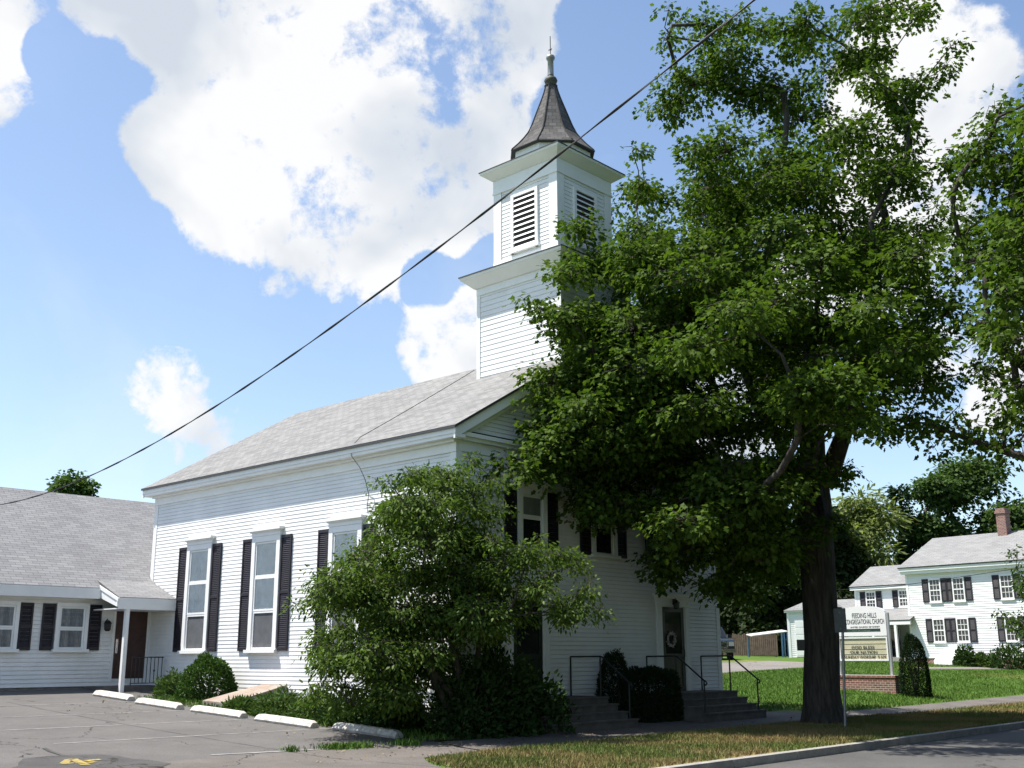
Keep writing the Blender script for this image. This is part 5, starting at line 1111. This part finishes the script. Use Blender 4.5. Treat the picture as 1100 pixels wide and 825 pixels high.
m = MB(); m.fbox(tk, sd_, fw, -.62, .62, .003, .05, .92, 1.0); m.fbox(tk, sd_, fw, -.62, .62, .003, .05, .62, .68); m.fbox(tk, sd_, fw, -.62, -.55, .003, .05, .68, .92); m.fbox(tk, sd_, fw, .55, .62, .003, .05, .68, .92)
for k in range(3): m.fbox(tk, sd_, fw, -.55, .55, .003, .04, .71+k*.075, .735+k*.075)
m.build('grille', 'chrome', tc_)
for s in (-.79, .79): m = MB(); m.fbox(tk, sd_, fw, s-.14, s+.14, .003, .04, .74, .97); m.build('headlight', 'alu', tc_)
m = MB(); m.fbox(tk, sd_, fw, -.98, .98, .01, .16, .40, .60); m.build('bumper', 'chrome', tc_)
for a in (-.95, -4.0):
    for s in (-.88, .88):
        m = MB(); c = tk+fw*a+sd_*s+Z_*.38; m.tube([c-sd_*.12, c+sd_*.12], .38, 20); w = m.build('wheel', 'rubber', tc_); m = MB(); m.tube([c+sd_*(.121 if s > 0 else -.121), c+sd_*(.135 if s > 0 else -.135)], .22, 16); m.build('rim', 'chrome', w)
for s in (-1.05, 1.05): m = MB(); m.fbox(g(-1.65, 1.28, s), sd_, fw, -.10, .10, -.06, .06, -.1, .1); m.build('mirror', 'truck_paint', tc_)
fa, fb = at(776, 712, 78), at(836, 711, 76); 
fn = thing('wooden_fence', 'weathered brown picket fence beyond the driveway', 'fence', (fa[0], fa[1], gz(fa[0], fa[1]))); fu = fb-fa; fu[2] = 0; fl_ = np.linalg.norm(fu); fu /= fl_; fnn = np.array((fu[1], -fu[0], 0)); F0 = fa.copy(); F0[2] = 0
m = MB(); a = 0
while a < fl_:
    zz = gz(*(F0+fu*a)[:2]); m.fbox(F0, fu, fnn, a, a+.12, 0, .025, zz+.05, zz+1.45+rng.uniform(-.08, .06)); a += .145
m.build('pickets', 'fence_wood', fn)
for k in range(0, int(fl_)+1, 2):
    zz = gz(*(F0+fu*k)[:2]); m = MB(); m.fbox(F0, fu, fnn, k-.06, k+.06, -.13, -.01, zz-.2, zz+1.6); m.build('post', 'fence_wood', fn)
m = MB(); zz = gz(*(F0+fu*fl_/2)[:2]); m.fbox(F0, fu, fnn, 0, fl_, -.05, -.003, zz+.35, zz+.45); m.fbox(F0, fu, fnn, 0, fl_, -.05, -.003, zz+1.1, zz+1.2); m.build('rail', 'fence_wood', fn)
cq = at(846, 712, 71); cq[2] = gz(cq[0], cq[1]); cy_ = thing('garden_canopy', 'low sloping grey canopy on blue posts left of the garage', 'shelter', tuple(cq)); rr0 = _r0.copy()
m = MB(); A1, A2 = cq-rr0*2.1+Z_*1.25, cq+rr0*.15+Z_*1.52; bk = np.array((_f[0], _f[1], 0)); bk /= np.linalg.norm(bk)
m.prism([A1, A2, A2+bk*1.6+Z_*.12, A1+bk*1.6+Z_*.12], (0, 0, .05)); m.build('roof', 'canvas_grey', cy_)
for (a, b_) in ((-.25, 0), (.1, 0), (-.08, .1), (-2.0, 1.5), (.1, 1.5)):
    m = MB(); c = cq+rr0*a+bk*b_; m.fbox(c, rr0, bk, -.04, .04, -.04, .04, -.1, 1.25+.0*a if a < -1 else 1.46); m.build('post', 'blue_paint', cy_)
# ------------------------------------------------------------------ overhead wire
A_ = at(835, -25, 11.0); B_ = at(-70, 553, 30.5); dAB = (B_-A_)[:2]
TT, ZZ = [], []
nrm2 = np.array((-dAB[1], dAB[0]))
for (u, v) in ((808, 0), (735, 60), (680, 104), (600, 168), (500, 245), (400, 321), (300, 388), (200, 455), (100, 511), (50, 531), (0, 541)):
    d = ray(u, v); t = ((A_-CAM)[:2]@nrm2)/(d[:2]@nrm2); p = CAM+d*t; TT.append(((p-A_)[:2]@dAB)/(dAB@dAB)); ZZ.append(p[2])
co_ = np.polyfit(TT, ZZ, 3)
m = MB(); pts = [np.array((*(A_[:2]+dAB*t), np.polyval(co_, t))) for t in np.linspace(-.75, 1.0, 90)]
m.tube(pts, .010, 6)
for k in range(2): m.tube([p+np.array((math.cos(i*1.3+k*math.pi)*.012, math.sin(i*1.3+k*math.pi)*.012, .008*math.sin(i*1.3+k*3))) for i, p in enumerate(pts)], .007, 5)
tag(m.build('overhead_wire', 'wire'), 'black twisted overhead wire sagging across the sky to the annex', 'wire')
m = MB(); m.tube([at(860, 634, 61)+Z_*.05, at(905, 633.5, 62), at(950, 631, 62.5), at(975, 628, 62.5), at(1040, 618.5, 61.5), at(1110, 608, 60)], .016, 4); tag(m.build('house_wire', 'wire'), 'thin wire strung across the front of the white house', 'wire')
# ------------------------------------------------------------------ grass blades
def blades(name, n, area, hmin, hmax, matn, label, dens=None):
    p = area(n); 
    if dens is not None: p = p[dens(p)]
    n = len(p); z = np.array([gz(a, b_) for a, b_ in p]); pos = np.column_stack([p, z])
    d = rng.normal(0, .45, (n, 3)); d[:, 2] = 1; nn = rng.normal(0, 1, (n, 3)); nn[:, 2] *= .2
    o = leaves(name, pos, d, nn, rng.uniform(hmin, hmax, n), 'blade', matn); o['kind'] = 'stuff'; tag(o, label, 'grass'); return o
def bladesmat(name, g, dry, lo, hi, sc):
    m, t, b = newmat(name); b.inputs['Roughness'].default_value = .7; b.inputs['Specular IOR Level'].default_value = .2
    tcn = t.nodes.new('ShaderNodeTexCoord'); n = t.nodes.new('ShaderNodeTexNoise'); n.inputs['Scale'].default_value = sc; n.inputs['Detail'].default_value = 6; t.links.new(tcn.outputs['Object'], n.inputs['Vector'])
    ge = t.nodes.new('ShaderNodeNewGeometry'); ad = t.nodes.new('ShaderNodeMath'); ad.operation = 'MULTIPLY_ADD'; t.links.new(ge.outputs['Random Per Island'], ad.inputs[0]); ad.inputs[1].default_value = .25; t.links.new(n.outputs['Fac'], ad.inputs[2])
    q = t.nodes.new('ShaderNodeMapRange'); q.inputs['From Min'].default_value = lo; q.inputs['From Max'].default_value = hi; t.links.new(ad.outputs[0], q.inputs['Value'])
    x = t.nodes.new('ShaderNodeMix'); x.data_type = 'RGBA'; x.inputs[6].default_value = (*g, 1); x.inputs[7].default_value = (*dry, 1); t.links.new(q.outputs[0], x.inputs[0]); t.links.new(x.outputs[2], b.inputs['Base Color'])
bladesmat('verge_blade', (.10, .15, .03), (.27, .20, .09), .50, .74, .45)
bladesmat('lawn_blade', (.085, .165, .022), (.20, .19, .06), .72, .98, .25)
uni = lambda x0, x1, y0, y1: (lambda n: np.column_stack([rng.uniform(x0, x1, n), rng.uniform(y0, y1, n)]))
def vergeok(p):
    left = np.interp(p[:, 1], [-7.4, -4.6, -3.75, -3.5], [-5.5, -4.75, -4.2, -2.6]); return (p[:, 0] > left-.05+rng.normal(0, .06, len(p)))
blades('verge_grass', 95000, uni(-5.6, 13, -7.38, -3.42), .04, .10, 'verge_blade', 'sparse half dry grass on the verge between pavement and kerb', vergeok)
blades('verge_grass', 22000, uni(13, 30, -7.38, -3.6), .05, .11, 'verge_blade', 'half dry grass on the verge further along the kerb')
def offroad(p):                                 # keep the blades off the driveway and the path to the house
    d = np.column_stack([p, [gz(a, b_) for a, b_ in p]])-CAM; u = 550+FPX*(d@_r)/(d@_f); v = 412.5-FPX*(d@_u)/(d@_f)
    return ~((u < 892) & (v < np.interp(u, [760, 790, 830, 860, 890], [725, 722.4, 720, 718, 716.4]))) & ~((u > 983) & (v > 716.6) & (v < 720.2))
def lawnok(p):
    ok = offroad(p)
    return ok & ~((p[:, 0] < 12.6) & (p[:, 1] < -.9)) & ~((np.abs(p[:, 0]-sg[0]) < .8) & (np.abs(p[:, 1]-sg[1]) < 1.3))
blades('lawn_grass', 60000, uni(10.7, 30, -2.2, 9), .05, .12, 'lawn_blade', 'bright green mown grass on the lawn beside the church', lawnok)
def lawn2(p): return offroad(p) & np.array([((np.array((x, y, 0))-P)@hn) > .3 for x, y in p])
blades('lawn_grass', 50000, uni(30, 46, -2.4, 12), .05, .11, 'lawn_blade', 'bright green mown grass in front of the white house', lawn2)
def seam(n):
    t = rng.random(n); x = -5.3+t*2.6; y = -1.38-.36*t+rng.normal(0, .10, n); return np.column_stack([x, y])
blades('weed_tufts', 3000, seam, .05, .15, 'lawn_blade', 'weedy grass growing in the seam at the edge of the parking lot', lambda p: (np.sin(p[:, 0]*4.2)+rng.normal(0, .4, len(p))) > -.1)
blades('bed_grass', 6000, uni(-2.3, -.1, -1.5, 9.3), .06, .17, 'lawn_blade', 'patchy grass and weeds in the bed along the church wall')
lit = np.concatenate([np.column_stack([rng.uniform(-6, 12, 260), rng.uniform(-3.5, -1.8, 260)]), np.column_stack([rng.normal(-3.2, 1.2, 120), rng.uniform(-1.2, 9, 120)])])
lit = lit[~((lit[:, 0] > -2.2) & (lit[:, 1] > -1.5))]; zz = np.array([gz(a, b_)+.03 for a, b_ in lit]); nl = rng.normal(0, .25, (len(lit), 3)); nl[:, 2] += 1
ll = leaves('leaf_litter', np.column_stack([lit, zz]), rng.normal(size=(len(lit), 3))*np.array((1, 1, .15)), nl, rng.uniform(.04, .09, len(lit)), 'oval', 'litter_leaf'); tag(ll, 'dry fallen leaves scattered on the pavement and parking lot', 'leaf litter', None, 'stuff')
